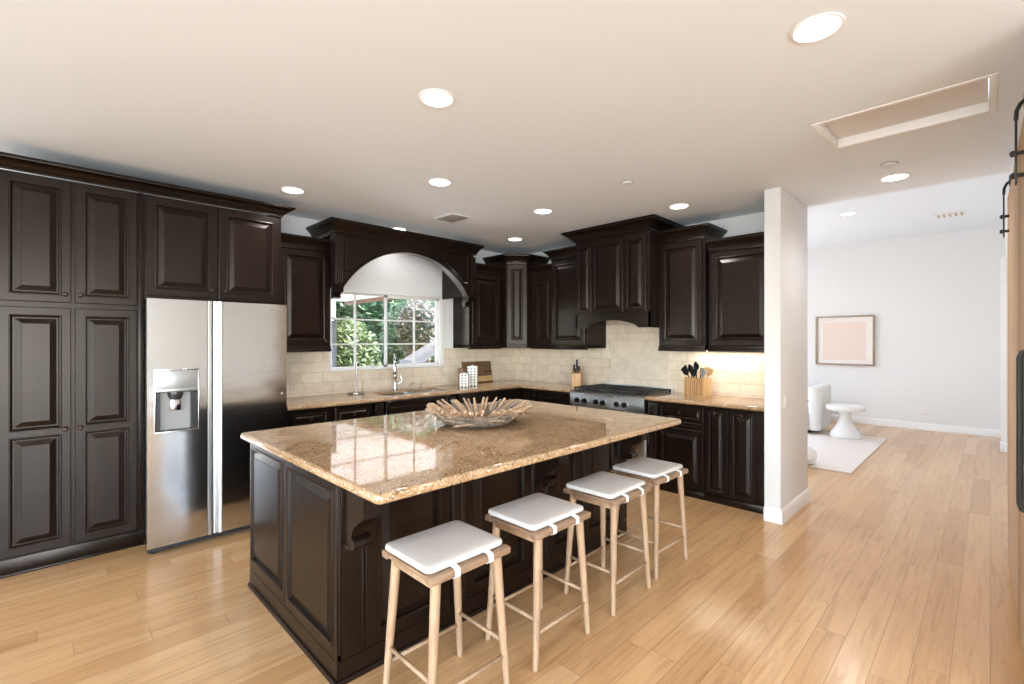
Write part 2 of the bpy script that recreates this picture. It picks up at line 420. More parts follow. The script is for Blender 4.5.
def plain_window(name, axis, c, o0, o1, z0, z1, n):
    b = MB()
    def bx(p0, p1, q0, q1): b.box(*((p0, p1, c - .03, c + .03) if axis == 'x' else (c - .03, c + .03, p0, p1)), q0, q1, .004)
    bx(o0, o1, z0, z0 + .06); bx(o0, o1, z1 - .06, z1)
    for k in range(n + 1):
        x = o0 + .03 + (o1 - o0 - .06) * k / n; bx(x - .03, x + .03, z0 + .06, z1 - .06)
    o = struct(b.build(name, 'trim'))
    g = MB(); g.box(*((o0 + .06, o1 - .06, c - .004, c + .004) if axis == 'x' else (c - .004, c + .004, o0 + .06, o1 - .06)), z0 + .06, z1 - .06); g.build('pane', 'glass', o, smooth=0)
wall_opening('wall_living_side', 'x', 5.08, LX, 4.98, 5.1, 5.7, 9.9, .4, 2.8, LZ); plain_window('window_2', 'x', 5.04, 5.7, 9.9, .4, 2.8, 3)
mb = MB(); mb.box(2.7, LX, RY - .1, RY, 0, LZ); struct(mb.build('wall_right', 'wallpaint', smooth=0))
wall_opening('wall_left', 'y', -4.5, WY + .12, -4.1, -4.0, -2.7, 2.7, .15, 2.35, CZ); plain_window('window_3', 'y', -4.05, -2.7, 2.7, .15, 2.35, 4)
wall_opening('wall_back', 'x', -4, 4.7, -4.6, -4.5, -3.7, .7, .12, 2.42, CZ); plain_window('window_4', 'x', -4.55, -3.7, .7, .12, 2.42, 3)
mb = MB(); mb.box(4.6, 4.7, -4.5, RY - .1, 0, CZ); struct(mb.build('wall_dining', 'wallpaint', smooth=0))
# baseboards
bp = [(0, 0), (.016, 0), (.016, .085), (.012, .10), (.006, .112), (0, .115)]
mb = MB(); mb.sweep([(4.25, 1.318), (4.25, 1.195), (5.06, 1.195), (5.06, 1.31)], bp); struct(mb.build('baseboard_partition', 'trim'))
mb = MB(); mb.sweep([(LX, 4.9), (LX, RY)], bp); struct(mb.build('baseboard_living', 'trim'))
mb = MB(); mb.box(9.12, 9.26, RY, RY + .06, 0, 2.6, .004); mb.box(9.10, 9.28, RY, RY + .068, 0, .12, .004); struct(mb.build('trim_1', 'trim'))

# window: frame, two sliding sashes with muntins, panes
win = struct(bpy.data.objects.new('window_1', None)); COL.objects.link(win); win.location = (WX0, WY, WZ0)
ww, wh = WX1 - WX0, WZ1 - WZ0
mb = MB(); f = .018
mb.box(0, ww, -.012, .10, 0, f, .004); mb.box(0, ww, -.012, .10, wh - .022, wh, .004)
mb.box(0, .02, -.010, .10, f, wh - .022, .004); mb.box(ww - .075, ww, -.010, .10, f, wh - .022, .004)
mb.build('window_frame', 'trim', win)
def sash(x0, x1, y, mx, w):
    s_ = MB(); zt = wh - .022
    s_.box(x0, x1, y, y + .03, f, f + w, .003); s_.box(x0, x1, y, y + .03, zt - w, zt, .003)
    s_.box(x0, x0 + w, y, y + .03, f, zt, .003); s_.box(x1 - w, x1, y, y + .03, f, zt, .003)
    o = s_.build('sash', 'trim', win)
    m_ = MB(); t = .0105
    m_.box(mx - t, mx + t, y + .008, y + .024, f + w, zt - w)
    for z in (.285, .56): m_.box(x0 + w, x1 - w, y + .007, y + .025, z - t * .8, z + t * .8)
    m_.build('muntins', 'trim', o)
    g = MB(); g.box(x0 + w, x1 - w, y + .0145, y + .0175, f + w, zt - w); g.build('pane', 'glass', o, smooth=0)
sash(.02, .71, .055, .325, .020); sash(.668, ww - .075, .018, 1.07, .030)

# ------------------------------------------------------------------ cabinets
def wall_cabinet(label, loc, rz, w, d, h, doors, crown=None, knobs=(), rail=.04, name='wall_cabinet', top=.035, ends=(True, True), frame=.05):
    t = thing(name, label, 'cabinet', loc, rz, None)
    b = MB(); b.box(0, w, 0, d, 0, h); b.box(-.004, w + .004, -.022, 0.02, -.013, rail * .35, .004); b.box(0, w, -.016, d, rail * .35, rail, .003)
    b.box(0, w, -.016, .01, h - top, h + .002, .003)
    b.build('body', 'espresso', t)
    for (x0, x1), kn in zip(doors, knobs):
        p = MB(); panel(p, x0, x1, rail + .008, h - top - .006, .02, frame); dr = p.build('door', 'espresso', t)
        if kn: knob(dr, kn[0], -.02, kn[1])
    if crown:
        ch, co = crown; c = MB()
        path = ([(0, d)] if ends[0] else []) + [(0, -.016), (w, -.016)] + ([(w, d)] if ends[1] else [])
        c.sweep(path, crown_prof(h - .008, ch, co)); c.build('crown_moulding', 'espresso', t)
    return t
R_ = -PI / 2                                      # cabinets on the range wall look to -x
FY = 4.36                                         # pantry / fridge cabinet carcase front
# tall pantry
t = thing('pantry_cabinet', 'tall dark pantry cabinet with four raised-panel doors left of the fridge', 'cabinet', (-.20, FY, 0))
b = MB(); b.box(0, .735, 0, .555, 0, 2.555); b.build('body', 'espresso', t)
b = MB(); b.box(.0, .735, -.014, .02, 0, .108, .004); b.box(0, .735, -.026, .0, 0, .016, .004); b.build('plinth', 'espresso', t)
b = MB(); b.box(.702, .736, -.022, .0, .108, 2.555, .004); b.build('end_stile', 'espresso', t)
for x0, x1, kx in ((.012, .347, .318), (.365, .697, .394)):
    p = MB(); panel(p, x0, x1, 1.735, 2.545, .02, .046); d_ = p.build('door', 'espresso', t); knob(d_, kx, -.02, 1.79)
    p = MB(); panel(p, x0, x1, .118, 1.70, .02, .062, panels=[(x0 + .046, x1 - .046, .165, .865), (x0 + .046, x1 - .046, .905, 1.65)]); d_ = p.build('door', 'espresso', t); knob(d_, kx, -.02, .895)
# cabinet over the fridge with its gable
t = thing('fridge_cabinet', 'dark two-door cabinet directly above the stainless fridge', 'cabinet', (.54, FY, 1.785))
b = MB(); b.box(0, .95, 0, .55, 0, .77); b.build('body', 'espresso', t)
b = MB(); b.box(.925, .95, -.0, .55, -1.785, 0); b.build('gable_panel', 'espresso', t)
for x0, x1, kx in ((.008, .462, .42), (.474, .930, .512)):
    p = MB(); panel(p, x0, x1, .03, .76, .02, .052); d_ = p.build('door', 'espresso', t); knob(d_, kx, -.02, .09)
b = MB(); b.sweep([(-.22, FY - .018), (1.49, FY - .018), (1.49, WY - .01)], crown_prof(2.557, .08, .085))
tag(b.build('crown_moulding', 'espresso'), 'long dark crown moulding running above the pantry and fridge cabinets', 'moulding')
# wall cabinets of the window wall
wall_cabinet('single-door dark wall cabinet between the fridge and the window arch', (1.535, 4.59, 1.39), 0, .495, .32, .99, [(.012, .483)], (.09, .06), [(.44, .09)], frame=.05)
wall_cabinet('dark wall cabinet right of the window, next to the corner cabinet', (3.80, 4.59, 1.39), 0, .545, .32, .985, [(.045, .535)], (.09, .055), [(.075, .09)], frame=.055)
# diagonal corner cabinet
t = thing('corner_cabinet', 'dark diagonal corner wall cabinet with one narrow door and taller crown', 'cabinet', (0, 0, 1.39))
P1, P2 = (4.375, 4.505), (4.565, 4.315)
b = MB(); poly = [P1, P2, (WX - .003, P2[1]), (WX - .003, WY - .003), (P1[0], WY - .003)]
b.prism(poly, 0, 1.145); b.build('body', 'espresso', t)
b = MB(); b.sweep([(P1[0], WY - .01), P1, P2, (WX - .01, P2[1])], crown_prof(1.135, .095, .07)); b.build('crown_moulding', 'espresso', t)
cw = math.hypot(P2[0] - P1[0], P2[1] - P1[1])
p = MB(); panel(p, .008, cw - .008, .05, 1.10, .02, .05); d_ = p.build('door', 'espresso', t); d_.location = (P1[0], P1[1], 0); d_.rotation_euler = (0, 0, -PI / 4)
for z0, z1 in ((0, .04), (1.105, 1.145)):
    b = MB(); b.box(0, cw, -.016, 0, z0, z1, .003); o = b.build('rail', 'espresso', t); o.location = (P1[0], P1[1], 0); o.rotation_euler = (0, 0, -PI / 4)
# wall cabinets of the range wall
wall_cabinet('short dark wall cabinet just right of the diagonal corner cabinet', (4.64, 4.30, 1.39), R_, .40, .325, .985, [(.06, .385)], (.09, .055), [None], ends=(False, False), frame=.05)
wall_cabinet('tall dark wall cabinet left of the range hood', (4.57, 3.895, 1.39), R_, .545, .395, 1.125, [(.02, .525)], (.10, .07), [None], frame=.05, ends=(True, False))
wall_cabinet('tall narrow dark wall cabinet right of the range hood', (4.59, 2.438, 1.39), R_, .483, .375, 1.125, [(.022, .46)], (.10, .07), [(.05, .10)], frame=.048)
wall_cabinet('lower dark wall cabinet beside the white partition, lit from below', (4.65, 1.945, 1.39), R_, .62, .315, .985, [(.03, .575)], (.09, .055), [(.06, .10)], frame=.05, ends=(False, False))
# range hood
t = thing('range_hood', 'dark wood range hood with three raised panels above the range', 'range hood', (4.39, 3.375, 1.60), R_)
hw, hd = .94, .575
b = MB()
b.box(0, hw, 0, hd - .015, .18, 1.03)
b.box(0, .02, 0, hd - .015, .02, .18); b.box(hw - .02, hw, 0, hd - .015, .02, .18)
pts = [(0, .02), (.13, .02)] + [(.13 + (hw - .26) * k / 16, .02 + .085 * math.sin(PI * k / 16) ** .6) for k in range(1, 16)] + [(hw - .13, .02), (hw, .02)]
for k in range(len(pts) - 1):
    (a, za), (c, zc) = pts[k], pts[k + 1]; b.prism([(a, za), (c, zc), (c, .18), (a, .18)], 0, .022, 'y')
b.build('body', 'espresso', t)
for x0, x1 in ((.03, .225), (.245, .635), (.655, .90)):
    p = MB(); panel(p, x0, x1, .19, .965, .018, .028); p.build('raised_panel', 'espresso', t)
b = MB(); b.sweep([(0, hd), (0, -.018), (hw, -.018), (hw, hd)], crown_prof(1.01, .112, .115)); b.build('crown_moulding', 'espresso', t)
b = MB(); b.box(.03, hw - .03, .03, hd - .05, .165, .178); b.build('filter_panel', 'steel2', t)

# arched valance over the sink window
t = thing('arched_valance', 'dark arched wood valance with crown spanning over the sink window', 'valance', (1.985, 4.385, 2.01))
vw, vh = 1.745, .525; a0, a1 = .095, 1.635; ac, ar = (a0 + a1) / 2, (a1 - a0) / 2; az = .415
def arch(x): 
    u = max(-1, min(1, (x - ac) / ar)); return az * math.sqrt(max(0, 1 - u * u)) ** 1.0
def archp(k, n=40, s=1.0, dz=0):
    u = -1 + 2 * k / n; R2 = (ar * ar + az * az) / (2 * az); x = ar * u * s
    return ac + x, max(0, math.sqrt(R2 * R2 - x * x) - (R2 - az) + dz)
b = MB(); n_ = 40
xs = [archp(k, n_) for k in range(n_ + 1)]
for k in range(n_):
    (x0, z0), (x1, z1) = xs[k], xs[k + 1]
    b.prism([(x0, z0), (x1, z1), (x1, vh), (x0, vh)], 0, .10, 'y')
b.box(0, a0, 0, .10, 0, vh); b.box(a1, vw, 0, .10, 0, vh); b.build('arch_panel', 'espresso', t)
for q in ((.055, a0 - .005), (a1 + .005, a1 + .045)):
    b = MB(); b.box(*q, .10, .525, .0, vh); b.build('return_panel', 'espresso', t)
for x0 in (0, vw - .085):
    b = MB(); b.box(x0, x0 + .085, -.012, .002, 0, vh - .01, .003)
    for k in range(4): b.tube([(x0 + .014 + .019 * k, -.012, .03), (x0 + .014 + .019 * k, -.012, vh - .05)], .006, 8)
    b.build('fluted_pilaster', 'espresso', t)
for sgn in (0, 1):
    b = MB(); P = []
    for k in range(2, 17):
        x, z = archp(k, 40, 1.0); P.append((x, -.004, z + .055))
    P = [p for p in P if p[0] < ac - .16]
    loop = [(.115, -.004, P[0][2])] + P + [(P[-1][0], -.004, vh - .04), (.115, -.004, vh - .04), (.115, -.004, P[0][2])]
    if sgn: loop = [(2 * ac - x, y, z) for x, y, z in loop]
    for i in range(len(loop) - 1): b.tube([loop[i], loop[i + 1]], .008, 8)
    b.build('bead_trim', 'espresso', t)
b = MB(); b.tube([(archp(k)[0], -.004, archp(k)[1] + .022) for k in range(0, 41)], .006, 8); b.build('arch_bead', 'espresso', t)
b = MB(); b.sweep([(.0, .50), (0, -.012), (vw, -.012), (vw, .50)], crown_prof(vh - .02, .115, .075)); b.build('crown_moulding', 'espresso', t)
def corbel_poly(d, h):                            # side outline in (out, z), z from 0 (top) down to -h
    P = [(0, 0), (d, 0), (d, -.10 * h), (d * .93, -.13 * h), (d * .93, -.40 * h)]
    for k in range(0, 9):
        a = k / 8; P.append((d * (.90 - .48 * math.sin(a * PI / 2)), -h * (.44 + .30 * a)))
    for k in range(0, 8):
        a = PI * .5 - PI * k / 7; P.append((d * (.38 + .16 * math.cos(a)), -h * (.86 - .085 * math.sin(a))))
    P += [(d * .22, -h * .97), (0, -h)]
    return P
for x0 in (.02, a1 + .01):
    b = MB(); b.prism([(.13 - o, z) for o, z in corbel_poly(.13, .12)], x0, x0 + .07, 'x'); b.build('corbel', 'espresso', t)

# base cabinets
def base_cabinet(label, loc, rz, w, d, fronts, name='base_cabinet', h=.878, plinth=True, cat='cabinet'):
    t = thing(name, label, cat, loc, rz)
    b = MB(); b.box(0, w, 0, d, 0, h); b.build('body', 'espresso', t)
    if plinth:
        b = MB(); b.box(0, w, -.016, .0, 0, .066, .003); b.build('plinth', 'espresso', t)
    for f_ in fronts:
        k, x0, x1, z0, z1 = f_[:5]; p = MB()
        if k == 'flute':
            p.box(x0, x1, -.022, 0, z0, z1, .003)
            nn = max(2, int((x1 - x0) / .03))
            for i in range(nn): p.tube([(x0 + (i + .5) * (x1 - x0) / nn, -.022, z0 + .04), (x0 + (i + .5) * (x1 - x0) / nn, -.022, z1 - .04)], .007, 8)
            p.build('fluted_pilaster', 'espresso', t); continue
        if k == 'flat': p.box(x0, x1, -.02, 0, z0, z1, .003); p.build('front_panel', 'espresso', t); continue
        panel(p, x0, x1, z0, z1, .02, .026 if k == 'drawer' else .036)
        o = p.build(k, 'espresso', t)
        if len(f_) > 5:
            if f_[5] == 'bar': bar_handle(o, (x0 + x1) / 2 - .04, (x0 + x1) / 2 + .04, -.022, (z0 + z1) / 2)
            else: knob(o, f_[5], -.02, f_[6])
    return t
BY, BX = 4.27, 4.39
base_cabinet('dark base cabinet under the counter right beside the fridge', (1.515, BY, 0), 0, .385, .64, [('drawer', .01, .355, .70, .862, .185, .785), ('door', .01, .355, .085, .685, .32, .62)])
base_cabinet('dark base cabinet left of the sink cabinet', (1.902, BY, 0), 0, .40, .64, [('drawer', .03, .385, .70, .862, .205, .785), ('door', .03, .385, .085, .685, .35, .62)])
base_cabinet('dark sink base cabinet below the window with flanking pilasters', (2.304, BY, 0), 0, 1.06, .64, [('flute', .03, .12, .085, .865), ('drawer', .15, .91, .70, .862), ('door', .15, .525, .085, .685, .49, .62), ('door', .535, .91, .085, .685, .57, .62), ('flute', .94, 1.03, .085, .865)], h=.60)
t = base_cabinet('dark flat-panel dishwasher built in between the sink cabinet and corner', (3.368, BY, 0), 0, .62, .60, [('flat', .01, .61, .085, .74), ('flat', .01, .61, .75, .868)], name='dishwasher', cat='dishwasher')
bar_handle(t, .12, .50, -.02, .70, 'black')
base_cabinet('dark corner base cabinet where the two counters meet', (3.992, BY, 0), 0, .975, .64, [('flat', .01, .37, .085, .865)])
base_cabinet('dark base cabinet left of the range', (BX, 4.22, 0), R_, .80, .57, [('drawer', .05, .24, .72, .862, .145, .79), ('drawer', .26, .76, .72, .862, .51, .79), ('door', .05, .40, .085, .70, .36, .62), ('door', .42, .76, .085, .70, .46, .62)])
base_cabinet('dark base cabinet with drawers right of the range', (BX, 2.452, 0), R_, .578, .575, [('flute', .012, .11, .085, .865), ('drawer', .125, .566, .715, .862, .345, .79), ('drawer', .125, .566, .645, .70), ('door', .125, .566, .08, .635, .17, .58)])
base_cabinet('narrow dark two-door base cabinet against the white partition', (BX, 1.872, 0), R_, .54, .575, [('door', .008, .205, .075, .862, .105, .825), ('door', .222, .455, .075, .862, .34, .825), ('flat', .465, .535, .075, .865)])

# counters
SX0, SX1, SY0, SY1 = 2.52, 3.34, 4.345, 4.70
mb = MB(); cz0, cz1 = .882, .921
mb.box(1.495, SX0, 4.23, WY - .012, cz0, cz1); mb.box(SX0, SX1, 4.23, SY0, cz0, cz1); mb.box(SX0, SX1, SY1, WY - .012, cz0, cz1)
mb.box(SX1, WX - .012, 4.23, WY - .012, cz0, cz1); mb.box(4.345, WX - .012, 3.412, 4.23, cz0, cz1)
for a, b_ in (((1.495, 4.232), (4.347, 4.232)), ((4.347, 4.232), (4.347, 3.412))):
    mb.tube([(*a, .9015), (*b_, .9015)], .0192, 14)
tag(mb.build('granite_countertop', 'granite'), 'L-shaped tan granite countertop under the window and around to the range', 'countertop')
mb = MB(); mb.box(4.345, WX - .012, 1.322, 2.455, cz0, cz1); mb.tube([(4.347, 1.322, .9015), (4.347, 2.455, .9015)], .0192, 14)
tag(mb.build('granite_countertop', 'granite'), 'short tan granite countertop between the range and the white partition', 'countertop')
# backsplashes
mb = MB(); y0, y1 = WY - .011, WY - .001
mb.box(1.50, WX0 - .002, y0, y1, .922, 1.388); mb.box(WX0 - .002, WX1 + .002, y0, y1, .922, WZ0 - .002); mb.box(WX1 + .002, WX - .002, y0, y1, .922, 1.388)
tag(mb.build('tile_backsplash', 'tile_x', smooth=0), 'beige stone tile backsplash on the window wall behind the sink', 'backsplash')
t = thing('tile_backsplash', 'beige stone tile backsplash behind the range with a framed panel', 'backsplash', (0, 0, 0))
mb = MB(); mb.box(WX - .011, WX - .001, 1.325, WY - .012, .922, 1.388); mb.box(WX - .011, WX - .001, 2.44, 3.345, 1.388, 1.775); mb.build('tiles', 'tile_y', t, smooth=0)
mb = MB(); mb.box(WX - .0135, WX - .011, 2.535, 3.255, 1.045, 1.485); mb.build('stone_panel', 'travertine', t, smooth=0)
mb = MB()
for z in (1.04, 1.49): mb.tube([(WX - .012, 2.53, z), (WX - .012, 3.26, z)], .009, 8)
for y in (2.53, 3.26): mb.tube([(WX - .012, y, 1.04), (WX - .012, y, 1.49)], .009, 8)
mb.build('pencil_trim', 'travertine', t)

# ------------------------------------------------------------------ island
t = thing('kitchen_island', 'large dark paneled kitchen island with tan granite top and bar overhang', 'island', (0, 0, 0))
IX0, IX1, IY0, IY1 = .90, 3.20, 1.97, 3.16
b = MB(); b.box(IX0 + .02, IX1, IY0 + .02, IY1, 0, .884); b.build('body', 'espresso', t)
b = MB(); b.sweep([(IX0, IY1), (IX0, IY0), (IX1, IY0), (IX1, IY1)], [(-.03, 0), (.012, 0), (.012, .012), (.008, .02), (0, .022), (0, .10), (-.03, .10)]); b.build('plinth', 'espresso', t)
# left end: two panels side by side, built as two abutting fronts
e_ = MB(); panel(e_, 0, .575, .10, .884, .02, .055, panels=[(.028, .535, .165, .845)]); o = e_.build('end_panel', 'espresso', t); o.location = (IX0 + .02, IY1, 0); o.rotation_euler = (0, 0, R_)
e_ = MB(); panel(e_, .575, IY1 - IY0 - .0, .10, .884, .02, .055, panels=[(.62, 1.148, .152, .83)]); o = e_.build('end_panel', 'espresso', t); o.location = (IX0 + .02, IY1, 0); o.rotation_euler = (0, 0, R_)
cuts = [(1.035, 1.51), (1.60, 2.12), (2.27, 2.62), (2.66, 3.08)]
for x0, x1 in cuts:
    p = MB(); panel(p, x0, x1, .10, .884, .02, .06); o = p.build('front_panel', 'espresso', t); o.location = (0, IY0 + .02, 0)
for x0, x1 in ((IX0, 1.03), (1.515, 1.595), (2.125, 2.265), (2.625, 2.655), (3.085, IX1)):
    p = MB(); p.box(x0, x1, IY0, IY0 + .02, .10, .884, .003)
    if x1 - x0 > .06:
        for q in (x0 + .012, x1 - .012): p.tube([(q, IY0, .13), (q, IY0, .87)], .006, 8)
    p.build('pilaster', 'espresso', t)
for x0 in (.925, 2.155, 3.10):
    b = MB(); b.prism([(IY0 - o, .884 + z) for o, z in corbel_poly(.20, .30)], x0, x0 + .085, 'x')
    b.box(x0 - .006, x0 + .091, IY0 - .21, IY0, .862, .884, .004)
    b.box(x0 - .006, x0 + .091, IY0 - .06, IY0, .60, .615, .003)
    b.build('corbel', 'espresso', t)
b = MB(); slab(b, .855, 3.25, 1.545, 3.205, .886, .926, .03, .016); b.build('granite_top', 'granite', t)

# ------------------------------------------------------------------ fridge
t = thing('refrigerator', 'side-by-side stainless steel refrigerator with water dispenser in the left door', 'refrigerator', (.513, 4.03, 0))
b = MB(); b.box(.034, .902, .075, .80, .05, 1.765, .006); b.box(.036, .89, .049, .076, .10, 1.75); b.build('body', 'gray', t)
b = MB(); b.box(.01, .90, .06, .12, .012, .07, .004); b.build('kick_grille', 'dispdark', t)
for x in (.03, .83):
    for y in (.07, .72): 
        b = MB(); b.lathe([(.02, 0), (.022, .004), (.02, .03), (.012, .055)], 14, c=(x + .02, y + .02, 0)); b.build('foot', 'rubber', t)
dx0, dx1, dz0, dz1 = .045, .298, .845, 1.28        # dispenser opening
b = MB(); D0, D1, Z0, Z1 = 0, .352, .062, 1.772
b.box(D0, dx0, 0, .05, Z0, Z1); b.box(dx1, D1, 0, .05, Z0, Z1); b.box(dx0, dx1, 0, .05, Z0, dz0); b.box(dx0, dx1, 0, .05, dz1, Z1)
ld = b.build('door', 'steel', t)
b = MB()
b.box(dx0 - .006, dx1 + .006, -.006, .0, dz1 - .006, dz1 + .004, .002); b.box(dx0 - .006, dx1 + .006, -.006, 0, dz0 - .004, dz0 + .006, .002)
b.box(dx0 - .006, dx0 + .003, -.006, 0, dz0, dz1, .002); b.box(dx1 - .003, dx1 + .006, -.006, 0, dz0, dz1, .002); b.build('dispenser_frame', 'chrome', ld)
b = MB(); b.box(dx0, dx1, -.003, .05, dz1 - .135, dz1 - .006, .004); b.box(dx0, dx1, -.012, .03, dz1 - .155, dz1 - .132, .005); b.build('control_panel', 'dispgrey', ld)
b = MB(); b.box(dx0, dx0 + .028, .002, .09, dz0, dz1 - .15); b.box(dx1 - .045, dx1, .002, .09, dz0, dz1 - .15); b.box(dx0, dx1, .002, .09, dz1 - .16, dz1 - .152); b.box(dx0, dx1, .0, .09, dz0, dz0 + .012); b.build('dispenser_niche', 'dispdark', ld)
b = MB(); b.prism([(dx0 + .02, dz0 + .01), (dx1 - .03, dz0 + .01), (dx1 - .06, dz1 - .15), (dx0 + .035, dz1 - .15)], .06, .075, 'y'); b.build('dispenser_back', 'dispgrey', ld)
b = MB(); b.lathe([(.045, 0), (.048, -.02), (.036, -.05), (.034, -.055)], 20, c=(.165, .035, dz1 - .155)); b.build('ice_chute', 'dispdark', ld)
b = MB(); b.box(.133, .197, .018, .045, dz1 - .29, dz1 - .205, .008); b.build('dispenser_paddle', 'chrome', ld)
def vbar(x0, x1):
    return MB().prism([(x0, .05), (x0, .004), (x0 + .006, -.006), (x1 - .006, -.006), (x1, .004), (x1, .05)], .062, 1.772)
vbar(.353, .382).build('handle_strip', 'steel2', ld)
b = MB(); b.box(.452, .908, 0, .05, .062, 1.772); rd = b.build('door', 'steel', t)
MB().prism([(.394, .05), (.394, .012), (.404, .006), (.418, .012), (.424, -.006), (.430, -.010), (.446, -.010), (.4515, -.002), (.4515, .05)], .062, 1.772).build('handle_strip', 'steel2', rd)
b = MB(); b.lathe([(.007, 0), (.007, .004), (.004, .006)], 12, Matrix.Translation((.872, 0, 1.055)) @ Matrix.Rotation(PI / 2, 4, 'X')); b.build('badge', 'chrome', rd)
fc = bpy.data.curves.new('logo', 'FONT'); fc.body = 'SAMSUNG'; fc.size = .0165; fc.extrude = .0006
fo = bpy.data.objects.new('logo', fc); COL.objects.link(fo)
me = bpy.data.meshes.new_from_object(fo.evaluated_get(bpy.context.evaluated_depsgraph_get())); bpy.data.objects.remove(fo)
me.materials.clear(); me.materials.append(M['gray'])
lo = bpy.data.objects.new('logo', me); COL.objects.link(lo); lo.parent = rd; lo.location = (.785, -.001, 1.722); lo.rotation_euler = (PI / 2, 0, 0)

# ------------------------------------------------------------------ range
t = thing('range_stove', 'wide stainless gas range with black knobs and black cast iron grates', 'range', (4.33, 3.405, 0), R_)
rw = .945
b = MB(); b.box(0, rw, .04, .62, .10, .905); b.build('body', 'steel2', t)
b = MB(); b.box(.01, rw - .01, .06, .60, .02, .10); b.build('kick_panel', 'black', t)
for x in (.04, rw - .04):
    for y in (.09, .57): MB().tube([(x, y, 0), (x, y, .10)], .018, 12).build('leg', 'steel2', t)
b = MB(); b.prism([(.04, .74), (-.008, .755), (-.012, .87), (.0, .897), (.03, .909), (.06, .909), (.06, .74)], 0, rw, 'x'); cp = b.build('control_panel', 'steel2', t)
for x in (.118, .222, .372, .462, .634, .728):
    mt = Matrix.Translation((x, -.012, .815)) @ Matrix.Rotation(PI / 2, 4, 'X')
    b = MB(); b.lathe([(.036, 0), (.036, .008), (.033, .010)], 24, mt); bz = b.build('knob_bezel', 'steel2', cp)
    b = MB(); b.lathe([(.027, .010), (.028, .03), (.025, .038), (.010, .040)], 24, mt); b.box(x - .005, x + .005, -.060, -.05, .79, .84, .002); kb = b.build('knob', 'handle', cp)
b = MB(); b.box(.02, rw - .02, .006, .04, .21, .725, .006); od = b.build('oven_door', 'steel2', t)
b = MB(); b.box(.20, rw - .20, .002, .01, .33, .60, .003); b.build('oven_window', 'dispdark', od)
b = MB(); b.tube([(.06, -.045, .685), (rw - .06, -.045, .685)], .013, 14); b.tube([(.09, -.045, .685), (.09, .01, .685)], .009, 10); b.tube([(rw - .09, -.045, .685), (rw - .09, .01, .685)], .009, 10); b.build('handle', 'steel2', od)
b = MB(); b.box(.03, rw - .03, .01, .04, .115, .20, .004); b.build('drawer_panel', 'steel2', t)
b = MB(); b.tube([(.22, -.02, .885), (.225, -.035, .888), (.58, -.035, .888), (.585, -.02, .885)], .006, 10); b.build('towel_rail', 'chrome', t)
b = MB(); b.box(.006, rw - .006, .06, .605, .905, .918, .004); ct = b.build('cooktop', 'black', t)
for i in range(3):
    x0 = .015 + i * .307; b = MB(); x1 = x0 + .30
    for y in (.055, .32, .595): b.box(x0, x1, y - .008, y + .008, .938, .952, .003)
    for k in range(6): xx = x0 + .008 + k * (.284 / 5); b.box(xx - .006, xx + .006, .055, .595, .938, .952, .003)
    for x in (x0 + .01, x1 - .01):
        for y in (.06, .59): b.box(x - .008, x + .008, y - .008, y + .008, .917, .94)
    b.build('grate', 'iron', ct)
    for y in (.19, .45):
        b = MB(); b.lathe([(.05, 0), (.05, .008), (.035, .010), (.035, .018), (.01, .019)], 20, c=(x0 + .15, y, .917)); b.build('burner', 'iron', ct)
b = MB(); b.box(.0, rw, .605, .625, .905, .965, .003); b.build('back_guard', 'steel2', t)

# ------------------------------------------------------------------ stools
SW, SD, SZ = .405, .355, .616
def make_stool(label, x, y):
    t = thing('bar_stool', label, 'stool', (x, y, 0), 0, 'oak bar stools along the island')
    b = MB(); hx, hy = SW / 2, SD / 2
    b.box(-hx, hx, -hy, -hy + .045, SZ - .030, SZ, .006); b.box(-hx, hx, hy - .045, hy, SZ - .030, SZ, .006)
    b.box(-hx + .004, hx - .004, -hy + .045, hy - .045, SZ - .022, SZ - .004, .003)
    b.build('seat', 'stoolseat', t)
    for sx in (-1, 1):
        b = MB(); b.box(sx * (hx - .036) - .01, sx * (hx - .036) + .01, -hy + .05, hy - .05, SZ - .058, SZ - .022, .003); b.build('apron', 'stoolwood', t)
    leg = {}
    for sx in (-1, 1):
        for sy in (-1, 1):
            a = Vector((sx * (hx - .048), sy * (hy - .040), SZ - .026)); f0 = Vector((sx * (hx - .006), sy * (hy - .018), 0))
            leg[sx, sy] = (a, f0)
            b = MB(); b.tube([f0, f0.lerp(a, .04), f0.lerp(a, .5), a], [.0125, .0135, .0175, .0205], 14); b.build('leg', 'stoolwood', t)
    def at(k, z): a, f0 = leg[k]; return f0.lerp(a, z / a.z)
    for k0, k1, z in (((-1, -1), (1, -1), .155), ((-1, 1), (1, 1), .155), ((-1, -1), (-1, 1), .215), ((1, -1), (1, 1), .215)):
        b = MB(); b.tube([at(k0, z), at(k1, z)], .0085, 10); b.build('stretcher', 'stoolwood', t)
    b = MB(); slab(b, -hx + .003, hx - .010, -hy + .026, hy - .004, SZ + .001, SZ + .026, .03, .011, None, .004); cu = b.build('cushion', 'linen', t, 60)
    for sx in (-1, 1):
        for yy, s in ((-hy, -1), (hy, 1)):
            x0 = sx * .085; c = yy - s * .0225
            P = [(c - s * .03, SZ + .006), (c - s * .018, SZ + .008), (yy - s * .006, SZ + .0045), (yy + s * .004, SZ - .002), (yy + s * .0045, SZ - .028), (yy - s * .008, SZ - .035), (c - s * .02, SZ - .035)]
            L = [[(x0 - .013, y_, z_), (x0 + .013, y_, z_), (x0 + .013, y_ , z_ + .0025), (x0 - .013, y_, z_ + .0025)] for y_, z_ in P]
            b = MB(); b.rings(L); b.build('strap', 'strap', cu)
    return t
proto = make_stool('oak bar stool with white cushion, nearest the camera at the island corner', 1.205, 1.60)
def copy_tree(o, parent=None):
    c = o.copy(); COL.objects.link(c)
    if parent: c.parent = parent
    for ch in [k for k in KIDS.get(o.name, [])]: copy_tree(ch, c)
    return c
KIDS = {}
